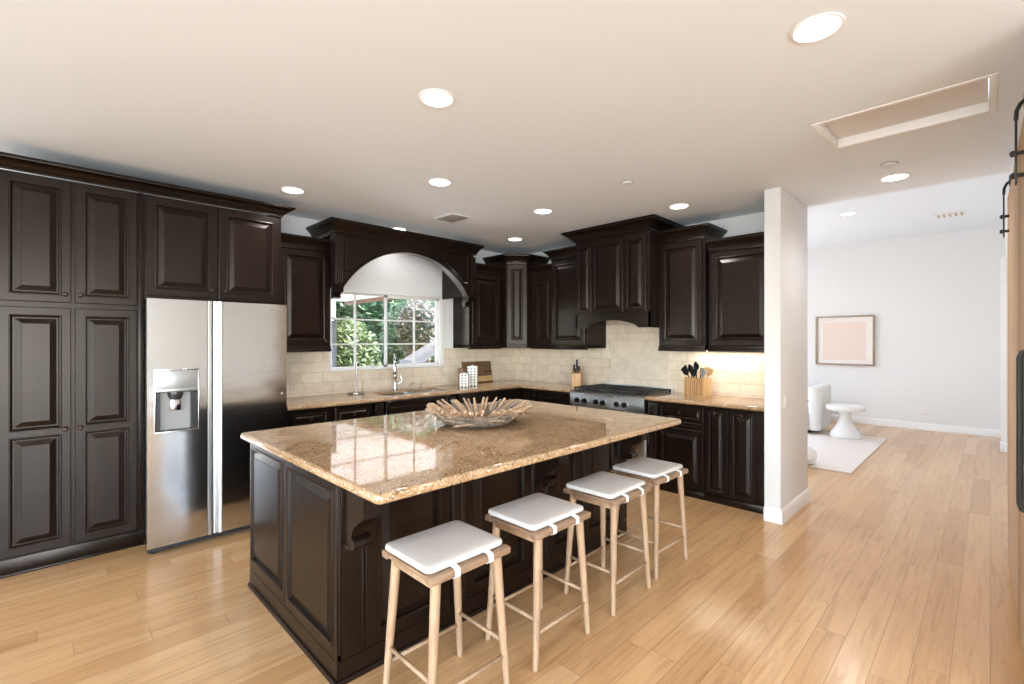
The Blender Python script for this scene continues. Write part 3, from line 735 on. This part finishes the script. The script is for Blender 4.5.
for o in COL.objects:
    if o.parent: KIDS.setdefault(o.parent.name, []).append(o)
for x, y, rz, lab in ((1.775, 1.60, .0, 'oak bar stool with white cushion, second from the camera'),
                      (2.39, 1.60, .02, 'oak bar stool with white cushion, third from the camera'),
                      (2.915, 1.62, -.02, 'oak bar stool with white cushion, farthest along the island toward the range')):
    c = copy_tree(proto); c.location = (x, y, 0); c.rotation_euler = (0, 0, rz); c['label'] = lab

# ------------------------------------------------------------------ driftwood bowl
t = thing('driftwood_bowl', 'wide bowl of radiating driftwood sticks on the island top', 'bowl', (2.09, 2.43, .927))
rnd = random.Random(3)
b = MB(); b.lathe([(.16, .002), (.215, .008), (.255, .035), (.30, .075), (.29, .082), (.24, .05), (.20, .024), (.02, .018)], 30); b.build('woven_base', 'drift_d', t)
NS = 74
for k in range(NS):
    a = 2 * PI * k / NS + rnd.uniform(-.02, .02); r0 = rnd.uniform(.13, .19); r1 = rnd.uniform(.335, .365); z1 = rnd.uniform(.112, .132)
    tw = rnd.uniform(-.10, .10); w = rnd.uniform(.0075, .0115)
    p0 = (r0 * math.cos(a), r0 * math.sin(a), .034); p1 = (r1 * math.cos(a + tw), r1 * math.sin(a + tw), z1)
    pm = tuple((p0[i] + p1[i]) / 2 + rnd.uniform(-.005, .005) for i in range(3))
    b = MB(); b.tube([p0, pm, p1], [w * .8, w, w * .9], 7); b.build('stick', 'drift' if rnd.random() < .8 else 'drift_d', t)
for k in range(24):
    a = 2 * PI * k / 24 + rnd.uniform(-.1, .1); r = rnd.uniform(.235, .31); z = .02 + max(0, r - .225) * .80; l = rnd.uniform(.13, .25); w = rnd.uniform(.007, .011)
    c = Vector((r * math.cos(a), r * math.sin(a), z)); d = Vector((-math.sin(a), math.cos(a), rnd.uniform(-.2, .2)))
    q0 = c - d * l / 2; q1 = c + d * l / 2; q0.z = max(q0.z, .012); q1.z = max(q1.z, .012)
    b = MB(); b.tube([q0, c, q1], [w * .7, w, w * .6], 7); b.build('stick', 'drift_d' if rnd.random() < .7 else 'drift', t)

# ------------------------------------------------------------------ sink, faucet and counter things
t = thing('kitchen_sink', 'stainless double-bowl sink set into the granite below the window', 'sink', (SX0, SY0, .70))
sw_, sd_ = SX1 - SX0, SY1 - SY0
for x0, x1 in ((.003, sw_ * .55), (sw_ * .55 + .012, sw_ - .003)):
    b = MB(); e = .012; h = .18
    outer = lambda i, z: [(x, y, z) for x, y in rrect(x0 + i, x1 - i, .003 + i, sd_ - .003 - i, .05 - min(i, .03))]
    b.rings([outer(.03, -.004), outer(.008, .03), outer(.0, h + .005), outer(.0, h + .018), outer(.006, h + .018), outer(.012, .03), outer(.035, .004)]); b.build('basin', 'steel2', t)
    MB().lathe([(.04, 0), (.042, .004), (.03, .006)], 20, c=((x0 + x1) / 2, sd_ / 2, .003)).build('drain', 'chrome', t)
t = thing('faucet', 'chrome gooseneck kitchen faucet behind the sink', 'faucet', (2.86, 4.765, .9215), math.radians(-32))
b = MB(); b.lathe([(.03, 0), (.031, .008), (.024, .016), (.02, .06), (.018, .13), (.023, .15), (.025, .17), (.018, .19), (.014, .21), (.012, .22)], 24); b.build('body', 'chrome', t)
P = [(0, 0, .2), (0, 0, .28)] + [(0, -.09 + .09 * math.cos(a), .30 + .09 * math.sin(a)) for a in [PI * k / 12 for k in range(13)]]
b = MB(); b.tube(P, .012, 14); sp_ = b.build('spout', 'chrome', t)
b = MB(); b.tube([(0, -.18, .305), (0, -.18, .28), (0, -.18, .24), (0, -.18, .20), (0, -.18, .185)], [.014, .018, .021, .020, .016], 16); b.build('spray_head', 'chrome', sp_)
b = MB(); b.tube([(.015, 0, .075), (.05, 0, .08), (.07, 0, .10), (.075, 0, .13), (.06, 0, .165)], [.012, .010, .008, .007, .006], 12); b.build('lever', 'chrome', t)
for x, lab in ((3.105, 'small chrome soap dispenser just right of the faucet'), (3.235, 'small chrome air switch cap farther right of the faucet')):
    t = thing('soap_dispenser' if x < 3.2 else 'sink_air_gap', lab, 'dispenser' if x < 3.2 else 'air gap', (x, 4.80, .9215))
    b = MB(); b.lathe([(.018, 0), (.019, .006), (.012, .012), (.012, .045), (.016, .05), (.016, .07), (.006, .074)], 18); b.build('body', 'nickel', t)
    if x < 3.2: b = MB(); b.tube([(0, 0, .066), (0, -.03, .072), (0, -.06, .066)], .006, 10); b.build('spout', 'nickel', t)
    else: b = MB(); b.lathe([(.017, .05), (.0175, .056), (.017, .062)], 18); b.build('ring', 'chrome', t)
t = thing('paper_towel_holder', 'bare metal paper towel holder standing left of the sink', 'paper towel holder', (2.375, 4.735, .9215))
MB().lathe([(.085, 0), (.088, .004), (.086, .014), (.06, .018)], 32).build('base', 'nickel', t)
MB().tube([(0, 0, .015), (0, 0, .34), (0, 0, .345)], [.010, .010, .006], 12).build('rod', 'nickel', t)
MB().tube([(.075, 0, .012), (.075, 0, .125)], [.0055, .0055], 10).build('side_arm', 'nickel', t)
# cutting board, canisters, small brown jar
t = thing('cutting_board', 'rectangular walnut board leaning on the tile right of the window', 'cutting board', (4.18, 4.845, .9225))
t.rotation_euler = (math.radians(-10), 0, 0)
b = MB(); b.box(-.25, .25, -.012, .012, 0, .285, .006); b.build('board', 'walnut', t)
b = MB(); b.box(-.249, .249, -.0135, .0, .012, .085, .002); o = b.build('pale_strip', 'boxwood_l', t); o['label'] = 'pale wood strip along the lower edge'
for x in (.12, .195):
    b = MB(); b.box(x, x + .05, -.0135, 0, .125, .15, .002); b.build('slot', 'black', t)
def canister(lab, x, y, w, h):
    t = thing('canister', lab, 'canister', (x, y, .9215), -PI / 4)
    b = MB(); slab(b, -w / 2, w / 2, -w / 2, w / 2, 0, h, .008, .003); b.build('jar', 'dash', t)
    b = MB(); slab(b, -w / 2 + .004, w / 2 - .004, -w / 2 + .004, w / 2 - .004, h, h + .008, .006, .002); b.lathe([(.012, h + .008), (.014, h + .016), (.008, h + .022)], 14); b.build('lid', 'plastic', t)
canister('shorter white canister with dark dashes beside the cutting board', 3.66, 4.51, .105, .155)
canister('taller white canister with dark dashes before the cutting board', 3.845, 4.575, .125, .235)
t = thing('small_jar', 'small brown wooden jar behind the shorter dashed canister', 'jar', (3.735, 4.655, .9215))
MB().lathe([(.036, 0), (.042, .01), (.042, .17), (.036, .178)], 20).build('body', 'walnut', t); MB().lathe([(.043, .178), (.044, .19), (.042, .22), (.02, .225)], 20).build('lid', 'walnut', t)
# knife block
t = thing('knife_block', 'light wood knife block with black-handled knives left of the range', 'knife block', (4.755, 3.64, .9215), math.radians(-60))
b = MB(); b.prism([(-.07, 0), (.07, 0), (.07, .12), (.035, .215), (-.07, .15)], -.055, .055, 'x'); b.build('block', 'boxwood', t)
for i, (x, s, l) in enumerate(((-.03, .0, .075), (0, .03, .12), (.03, .0, .06), (-.015, -.045, .05), (.02, -.045, .055))):
    k = thing('knife', ['short black-handled knife at the left of the block', 'tall black-handled knife rising from the block top', 'short black-handled knife at the right of the block', 'low front black-handled knife left in the block', 'low front black-handled knife right in the block'][i], 'knife', (4.755, 3.64, .9215), math.radians(-60))
    z = .19 + s * .6; b = MB(); b.box(x - .011, x + .011, s - .017 - .01, s + .015 - .01, z, z + l, .006); b.build('handle', 'handle', k)
    b = MB(); b.box(x - .002, x + .002, s - .018, s + .0, z - .06, z + .002); b.build('blade', 'steel2', k)
# utensil crate with utensils
ang = math.atan2(-.231, -.076)
cr = thing('utensil_crate', 'slatted bamboo utensil holder on the counter under the lit cabinet', 'utensil holder', (4.661, 2.007, .9215), math.atan2(-.231, -.076))
# local x runs along the long face from the far corner to the near corner, y into the box
L_, D_, H_ = .243, .125, .185
cr.location = (4.661 + .076 * L_ / .243, 2.007 + .231 * L_ / .243, .9215)
b = MB(); b.box(.004, L_ - .004, .004, D_ - .004, 0, .012); b.build('bottom', 'boxwood_l', cr)
for k in range(9):
    x = k * (L_ - .019) / 8
    for y in (0, D_ - .010):
        b = MB(); b.box(x, x + .019, y, y + .010, 0, H_, .003); b.build('slat', 'boxwood' if y == 0 else 'boxwood_l', cr)
for k in range(4):
    y = .016 + k * (D_ - .032 - .018) / 3
    for x in (0, L_ - .008):
        b = MB(); b.box(x, x + .008, y, y + .02, 0, H_, .002); b.build('slat', 'boxwood_l', cr)
b = MB(); b.box(.0115, L_ - .0115, .0115, .014, .012, H_ - .01); b.box(.0115, L_ - .0115, D_ - .014, D_ - .0115, .012, H_ - .01); b.box(.0115, .014, .014, D_ - .014, .012, H_ - .01); b.box(L_ - .014, L_ - .0115, .014, D_ - .014, .012, H_ - .01); b.build('gap_backing', 'walnut', cr)  # dark sheets added behind the slats so the gaps between them look dark
b = MB()
for z in (): b.box(.008, L_ - .008, .0101, .018, z, z + .012); b.box(.008, L_ - .008, D_ - .018, D_ - .0101, z, z + .012)

crm = Matrix.Translation(cr.location) @ Matrix.Rotation(cr.rotation_euler[2], 4, 'Z')
def utensil(name, lab, x, y, lean, l, kind, m):
    p = crm @ Vector((x, y, .014)); t = thing(name, lab, 'utensil', p, cr.rotation_euler[2])
    top = Vector((lean[0] * l, lean[1] * l, math.sqrt(max(.01, 1 - lean[0] ** 2 - lean[1] ** 2)) * l))
    b = MB(); b.tube([(0, 0, 0), top * .7], [.006, .006], 8); b.build('shaft', m, t)
    q = Vector((0, 0, 1)).rotation_difference(top.normalized()).to_matrix().to_4x4(); mt = Matrix.Translation(top * .7) @ q
    b = MB(); h = l * .3
    if kind == 'spoon': 
        L = []
        for k in range(9):
            u = k / 8; w = .005 + .032 * math.sin(PI * min(1, u * .93 + .05)); L.append([(w * math.cos(a), .006 * math.sin(a) + .01 * math.sin(PI * u), u * h) for a in [2 * PI * j / 12 for j in range(12)]])
        b.rings(L, mt)
    elif kind == 'turner': b.rings([[(-w, -.003, z), (w, -.003, z), (w, .003, z), (-w, .003, z)] for w, z in ((.006, 0), (.036, h * .3), (.042, h))], mt)
    else:
        for j in range(6):
            a = PI * j / 6
            b.tube([(.004 * math.cos(a), .004 * math.sin(a), 0)] + [(.024 * math.sin(PI * k / 8) * math.cos(a), .024 * math.sin(PI * k / 8) * math.sin(a), h * k / 8) for k in range(1, 9)], .0025, 6, mtx=mt)
    b.build('head', m, t)
utensil('spatula', 'black turner leaning far left out of the bamboo holder', .155, .05, (-.62, 0), .345, 'turner', 'rubber')
utensil('serving_spoon', 'black serving spoon leaning left in the bamboo holder',   .09, .075, (-.30, 0), .315, 'spoon', 'rubber')
utensil('ladle', 'tallest black spoon standing mid-left in the bamboo holder', .12, .06, (-.10, .02), .335, 'spoon', 'rubber')
utensil('whisk', 'black whisk near the middle of the bamboo holder', .125, .085, (.05, .02), .275, 'whisk', 'rubber')
utensil('slotted_spoon', 'short black slotted turner in front middle of the bamboo holder', .10, .035, (.02, -.04), .26, 'turner', 'rubber')
utensil('metal_spoon', 'grey metal spoon right of the black utensils', .20, .035, (.03, 0), .275, 'spoon', 'gray')
utensil('wooden_spoon', 'wooden spoon with round bowl at right of the bamboo holder', .172, .065, (.12, .02), .285, 'spoon', 'boxwood_l')
utensil('wooden_fork', 'wooden turner leaning far right out of the bamboo holder', .13, .098, (.40, .0), .30, 'turner', 'boxwood_l')

# ------------------------------------------------------------------ ceiling fixtures
def downlight(x, y, lab, e, z=CZ, r=.082, col=(.97, .98, 1)):
    t = thing('recessed_light', lab, 'ceiling light', (x, y, z), 0, 'round recessed ceiling lights')
    MB().lathe([(r + .012, -.0015), (r + .010, -.006), (r, -.008), (r - .004, -.004), (r - .006, -.0015)], 36).build('trim_ring', 'trim', t)
    MB().lathe([(r - .004, -.002), (r - .006, -.005), (r * .5, -.0055), (.01, -.006)], 36).build('lens', 'lens', t)
    light('SPOT', 'lamp', (0, 0, -.03), (0, 0, 0), e, col, t, shadow_soft_size=.06, spot_size=math.radians(150), spot_blend=.8)
    return t
E = 26
for x, y, lab, k in ((2.20, .488, 'large recessed ceiling light at top right, nearest the camera', 1),
                     (1.448, 2.006, 'recessed ceiling light above the near end of the island', 1),
                     (2.23, 3.049, 'recessed ceiling light above the back edge of the island', 1),
                     (1.484, 4.068, 'recessed ceiling light in front of the fridge cabinet crown', 1),
                     (3.43, 3.031, 'recessed ceiling light left of the range hood crown', 1),
                     (4.128, 4.105, 'recessed ceiling light before the diagonal corner cabinet', 1),
                     (4.196, 2.031, 'recessed ceiling light right of the range hood', 1),
                     (4.622, .512, 'recessed ceiling light near the living room opening', 1),
                     (2.84, 4.66, 'recessed ceiling light behind the window valance crown', .22)):
    downlight(x, y, lab, E * k)
downlight(7.96, 1.39, 'recessed ceiling light in the living room beyond', 30, LZ)
def sprinkler(x, y, lab, z=CZ, r=.045, m='ceilpaint'):
    t = thing('ceiling_disc', lab, 'sprinkler', (x, y, z))
    MB().lathe([(r, -.001), (r, -.006), (r * .85, -.010), (.01, -.012)], 28).build('cover', m, t); MB().lathe([(r * 1.12, -.0005), (r * 1.12, -.003), (r * 1.02, -.004)], 28).build('ring', 'gray', t)
sprinkler(3.273, 2.013, 'small round sprinkler cover on the ceiling left of the hood light', r=.04)
a_ = sprinkler(4.93, .60, 'round sprinkler cover near the living room opening', r=.045) if False else None
sprinkler(4.25, .50, 'round cover on the ceiling just before the living room light', r=.045)
t = thing('ceiling_vent', 'white slotted ceiling air vent above the sink side', 'vent', (2.96, 3.84, CZ), 0)
MB().box(-.13, .13, -.15, .15, -.008, -.001, .003).build('frame', 'trim', t)
for k in range(9):
    b = MB(); y = -.12 + k * .03; b.box(-.10, .10, y - .009, y + .006, -.012, -.0075, .001); b.build('slat', 'gray', t)
t = thing('ceiling_vent', 'tan ceiling vent in the living room beyond the opening', 'vent', (9.03, .40, LZ), 0)
MB().box(-.14, .14, -.17, .17, -.01, -.001, .003).build('frame', 'trim', t)
for k in range(5):
    b = MB(); y = -.12 + k * .06; b.box(-.11, .11, y - .018, y + .012, -.014, -.009, .001); b.build('slat', 'tan', t)
t = thing('attic_hatch', 'rectangular recessed attic hatch in the ceiling at upper right', 'attic hatch', (HX0, HY0, CZ))
hw_, hd_ = HX1 - HX0, HY1 - HY0
b = MB()
for q in ((0, hw_, 0, .035), (0, hw_, hd_ - .035, hd_), (0, .035, .035, hd_ - .035), (hw_ - .035, hw_, .035, hd_ - .035)): b.box(*q, -.004, .10, .003)
b.build('frame', 'trim', t)
b = MB(); b.box(.036, hw_ - .036, .036, hd_ - .036, .05, .065); b.build('hatch_panel', 'wallpaint', t)
# under-cabinet light
t = thing('under_cabinet_light', 'lit strip light under the wall cabinets beside the partition', 'light', (4.80, 1.46, 1.388))
MB().box(0, .045, 0, .76, -.0085, -.0005, .002).build('housing', 'trim', t)
MB().box(.004, .041, .01, .75, -.0105, -.008).build('lens', 'lens_under', t)
light('AREA', 'lamp', (.03, .38, -.014), (0, 0, 0), 2.6, (1, .92, .78), t, shape='RECTANGLE', size=.04, size_y=.74)
# switches and outlets
def plate(lab, loc, rz, w=.075, h=.118, kind='light switch'):
    t = thing('light_switch' if kind == 'light switch' else 'wall_outlet', lab, kind, loc, rz)
    MB().box(-w / 2, w / 2, -.006, -.0005, -h / 2, h / 2, .002).build('plate', 'plastic', t)
    if kind == 'light switch': MB().box(-.017, .017, -.010, -.006, -.033, .033, .002).build('rocker', 'trim', t)
    else:
        for z in (-.028, .028): MB().box(-.016, .016, -.008, -.006, z - .018, z + .018, .001).build('socket', 'trim', t)
plate('white light switch on the side of the partition wall', (4.365, 1.195, .985), 0)
plate('white outlet low on the far living room wall', (LX, .78, .315), R_, kind='outlet')

# ------------------------------------------------------------------ barn door
BD0, BD1, BYF = 2.75, 4.93, -.111
t = thing('barn_door', 'sliding reclaimed wood barn door with black hardware at the right edge', 'door', (BD0, BYF - .04, .012), .0112)
bw = BD1 - BD0
b = MB(); k = 0; x = 0
while x < bw - .01:
    w = min(.16, bw - x); b.box(x + .001, x + w - .001, 0, .04, 0, 2.49, .003); x += .16
b.build('planks', 'barn', t, smooth=0)
for x in (.36, bw - .30):
    b = MB(); b.box(x - .02, x + .02, .062, .070, 2.17, 2.47, .002); b.tube([(x, .066, 2.46), (x, .064, 2.50), (x, .052, 2.53), (x, .036, 2.545)], .008, 8); st = b.build('strap', 'black', t)
    b = MB()
    for z in (2.21, 2.31): b.lathe([(.009, 0), (.009, .03), (.014, .031), (.014, .040), (.008, .046)], 10, Matrix.Translation((x, .040, z)) @ Matrix.Rotation(-PI / 2, 4, 'X'))
    b.build('bolt', 'black', st)
    b = MB(); b.lathe([(.033, -.012), (.037, -.01), (.031, 0), (.037, .01), (.033, .012)], 24, Matrix.Translation((x, .030, 2.545)) @ Matrix.Rotation(PI / 2, 4, 'X')); b.build('roller', 'black', st)
b = MB(); xh = .055
b.tube([(xh, .04, .78), (xh, .060, .79), (xh, .066, .81), (xh, .066, 1.40), (xh, .060, 1.42), (xh, .04, 1.43)], .011, 10); b.build('pull_handle', 'black', t)
t = thing('barn_door_rail', 'flat black steel track carrying the barn door rollers', 'rail', (2.4, RY, 2.505))
MB().box(0, 2.9, .026, .034, -.0, .012, .001).build('bar', 'black', t)
for x in (.2, 1.0, 1.8, 2.7): MB().tube([(x, .0, .006), (x, .027, .006)], .006, 10).build('standoff', 'black', t)

# ------------------------------------------------------------------ living room
t = thing('framed_artwork', 'wood-framed abstract blush print on the far living room wall', 'picture', (LX - .002, 1.883, 1.49), R_)
w, h = .449, .45
b = MB()
for q in ((-w, w, -h, -h + .028), (-w, w, h - .028, h), (-w, -w + .028, -h + .028, h - .028), (w - .028, w, -h + .028, h - .028)): b.box(q[0], q[1], -.045, 0, q[2], q[3], .003)
b.build('frame', 'framewood', t)
MB().box(-w + .028, w - .028, -.02, -.005, -h + .028, h - .028).build('mat_board', 'matboard', t)
MB().box(-w + .115, w - .13, -.022, -.02, -h + .095, h - .12).build('print', 'blush', t)
b = MB(); b.box(6.40, 9.05, 1.09, 3.6, 0.0005, .016, .005); tag(b.build('area_rug', 'rug'), 'large cream area rug on the living room floor', 'rug')
t = thing('side_table', 'white pedestal side table with thick round top beside the armchair', 'side table', (8.72, 1.56, .017))
MB().lathe([(.20, 0), (.205, .02), (.19, .07), (.13, .17), (.075, .26), (.065, .33), (.09, .40), (.10, .405)], 32).build('pedestal', 'plaster', t)
MB().lathe([(.20, .405), (.235, .41), (.25, .43), (.25, .465), (.235, .485), (.15, .49)], 36).build('top', 'plaster', t)
t = thing('armchair', 'white upholstered armchair on the rug beside the pedestal table', 'armchair', (8.97, 2.33, .017), PI)
b = MB(); slab(b, -.36, .36, -.36, .36, .05, .30, .09, .04); b.build('seat', 'softwhite', t, 60)
b = MB(); slab(b, -.30, .30, -.30, .25, .30, .42, .07, .04, None, .02); b.build('cushion', 'softwhite', t, 60)
for s in (-1, 1):
    b = MB(); slab(b, s * .36 - .07, s * .36 + .07, -.38, .30, .05, .36, .065, .05); b.build('arm', 'softwhite', t, 60)
b = MB(); slab(b, -.40, .40, .30, .47, .05, .75, .075, .05); b.build('backrest', 'softwhite', t, 60)
b = MB(); slab(b, -.30, .30, -.30, .30, 0, .05, .03, .004); b.build('base', 'black', t)
t = thing('pouf', 'round white pouf at the rug edge near the partition', 'pouf', (6.48, 1.63, .017))
MB().lathe([(.10, 0), (.16, .02), (.19, .08), (.185, .14), (.14, .19), (.05, .205)], 32).build('cushion', 'softwhite', t, 60)
MB().lathe([(.191, .076), (.196, .082), (.191, .088)], 32).build('piping', 'softwhite', t)
t = thing('low_bench', 'low white bench with black frame behind the armchair by the far wall', 'bench', (10.05, 2.72, 0))
for x in (-.22, .22):
    b = MB(); b.tube([(x, -.46, 0), (x, -.46, .40), (x, .46, .40), (x, .46, 0)], .016, 8); b.build('frame_loop', 'black', t)
b = MB(); b.box(-.21, .21, -.44, .44, .10, .34, .01); b.build('drawer_box', 'softwhite', t)
b = MB(); slab(b, -.21, .21, -.44, .44, .345, .43, .04, .03); b.build('cushion', 'softwhite', t, 60)
b = MB(); b.box(-.21, .21, -.44, .44, .08, .10); b.build('shelf', 'black', t)

# ------------------------------------------------------------------ outside the kitchen window
mb = MB(); mb.box(-4, 12, WY + .125, 16, -.12, -.02); struct(mb.build('ground', 'concrete'))
t = thing('patio_cover', 'pale boarded patio cover seen through the top of the window', 'patio cover', (0, 0, 0))
b = MB()
for k in range(31): y = 5.13 + k * .215; b.box(-.9, 5.6, y, y + .208, 2.50, 2.52, .003)
b.build('soffit_boards', 'siding', t, smooth=0)
b = MB(); b.box(5.60, 5.68, 5.13, 11.80, 2.42, 2.62); b.build('fascia', 'walnut', t)
b = MB(); b.box(-.9, 5.68, 5.13, 11.8, 2.62, 2.66); b.build('roof_sheet', 'siding', t)
b = MB(); b.box(4.0, 4.12, 11.6, 11.72, -.02, 2.5); b.build('post', 'trim', t)
mb = MB()
for k in range(13): mb.box(-1, 5.5, 12.1, 12.25, -.02 + k * .2, .172 + k * .2, .004)
tag(mb.build('siding_wall', 'siding', smooth=0), 'pale boarded outbuilding wall beyond the left of the window', 'wall')
def shrub(name, lab, loc, rad, n, m, stem=None, seed=1, ls=.07, cat='shrub'):
    t = thing(name, lab, cat, loc); r = random.Random(seed); b = MB()
    for _ in range(n):
        while True:
            p = Vector((r.uniform(-1, 1), r.uniform(-1, 1), r.uniform(-1, 1)))
            if .35 < p.length < 1: break
        if r.random() < .6: p = p.normalized() * r.uniform(.75, 1.05)
        c = Vector((p.x * rad[0], p.y * rad[1], p.z * rad[2] + rad[2] + (stem or 0)))
        if c.z < .02: continue
        d = Vector((r.gauss(0, 1), r.gauss(0, 1), r.gauss(0, .8))).normalized(); u = d.orthogonal().normalized(); s = ls * r.uniform(.6, 1.3)
        k = len(b.v); b.v += [tuple(c - d * s), tuple(c + u * s * .45 + d * s * .1), tuple(c + d * s), tuple(c - u * s * .45 + d * s * .1)]; b.f.append((k, k + 1, k + 2, k + 3))
    b.build('foliage', m, t, smooth=0)
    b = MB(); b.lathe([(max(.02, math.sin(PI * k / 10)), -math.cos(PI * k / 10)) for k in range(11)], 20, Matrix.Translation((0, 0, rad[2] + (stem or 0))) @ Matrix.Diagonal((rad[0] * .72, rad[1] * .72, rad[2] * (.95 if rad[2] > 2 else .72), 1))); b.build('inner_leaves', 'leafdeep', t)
    b = MB()
    if stem:
        for j in range(5):
            a = r.uniform(0, 6.28); b.tube([(r.uniform(-.08, .08), r.uniform(-.08, .08), 0), (.2 * math.cos(a), .2 * math.sin(a), stem * .6), (.5 * rad[0] * math.cos(a), .5 * rad[1] * math.sin(a), stem + rad[2] * .9)], [.035, .028, .015], 8)
    else:
        b.tube([(0, 0, 0), (.03, 0, rad[2] * .8), (0, .04, rad[2] * 1.4)], [.04, .03, .015], 8)
        for j in range(6):
            a = j * 1.05; b.tube([(0, 0, .2), (rad[0] * .5 * math.cos(a), rad[1] * .5 * math.sin(a), rad[2] * 1.2)], [.02, .01], 6)
    b.build('stem', 'bark', t); return t
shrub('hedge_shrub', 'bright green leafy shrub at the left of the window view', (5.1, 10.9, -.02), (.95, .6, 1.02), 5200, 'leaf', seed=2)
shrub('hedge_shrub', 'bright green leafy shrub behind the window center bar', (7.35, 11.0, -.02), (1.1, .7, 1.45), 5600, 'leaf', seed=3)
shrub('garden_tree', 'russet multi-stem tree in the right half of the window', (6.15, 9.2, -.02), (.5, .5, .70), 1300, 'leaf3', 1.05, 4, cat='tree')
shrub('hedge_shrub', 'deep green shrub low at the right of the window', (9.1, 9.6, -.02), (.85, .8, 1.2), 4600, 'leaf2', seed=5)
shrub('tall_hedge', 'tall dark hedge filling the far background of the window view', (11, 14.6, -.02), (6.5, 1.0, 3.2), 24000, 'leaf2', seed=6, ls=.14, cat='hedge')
t = thing('white_post', 'plain white post just outside the left edge of the window', 'post', (2.52, 5.62, -.02))
MB().box(-.028, .028, -.04, .04, 0, 1.72, .004).build('shaft', 'slide', t); MB().box(-.034, .034, -.046, .046, 1.72, 1.745, .004).build('cap', 'slide', t)
t = thing('garden_slide', 'white sloping slide outside the right window half', 'slide', (4.74, 7.0, -.02))
b = MB(); b.prism([(-.36, 1.02), (-.18, 1.05), (.42, 1.47), (.42, 1.55), (-.30, 1.18), (-.36, 1.18)], -.16, .16, 'y'); b.build('chute', 'slide', t)
for x, z in ((.3, 1.42), (-.3, 1.06)):
    b = MB(); b.tube([(x, 0, 0), (x, 0, z)], .03, 8); b.build('leg', 'gray', t)
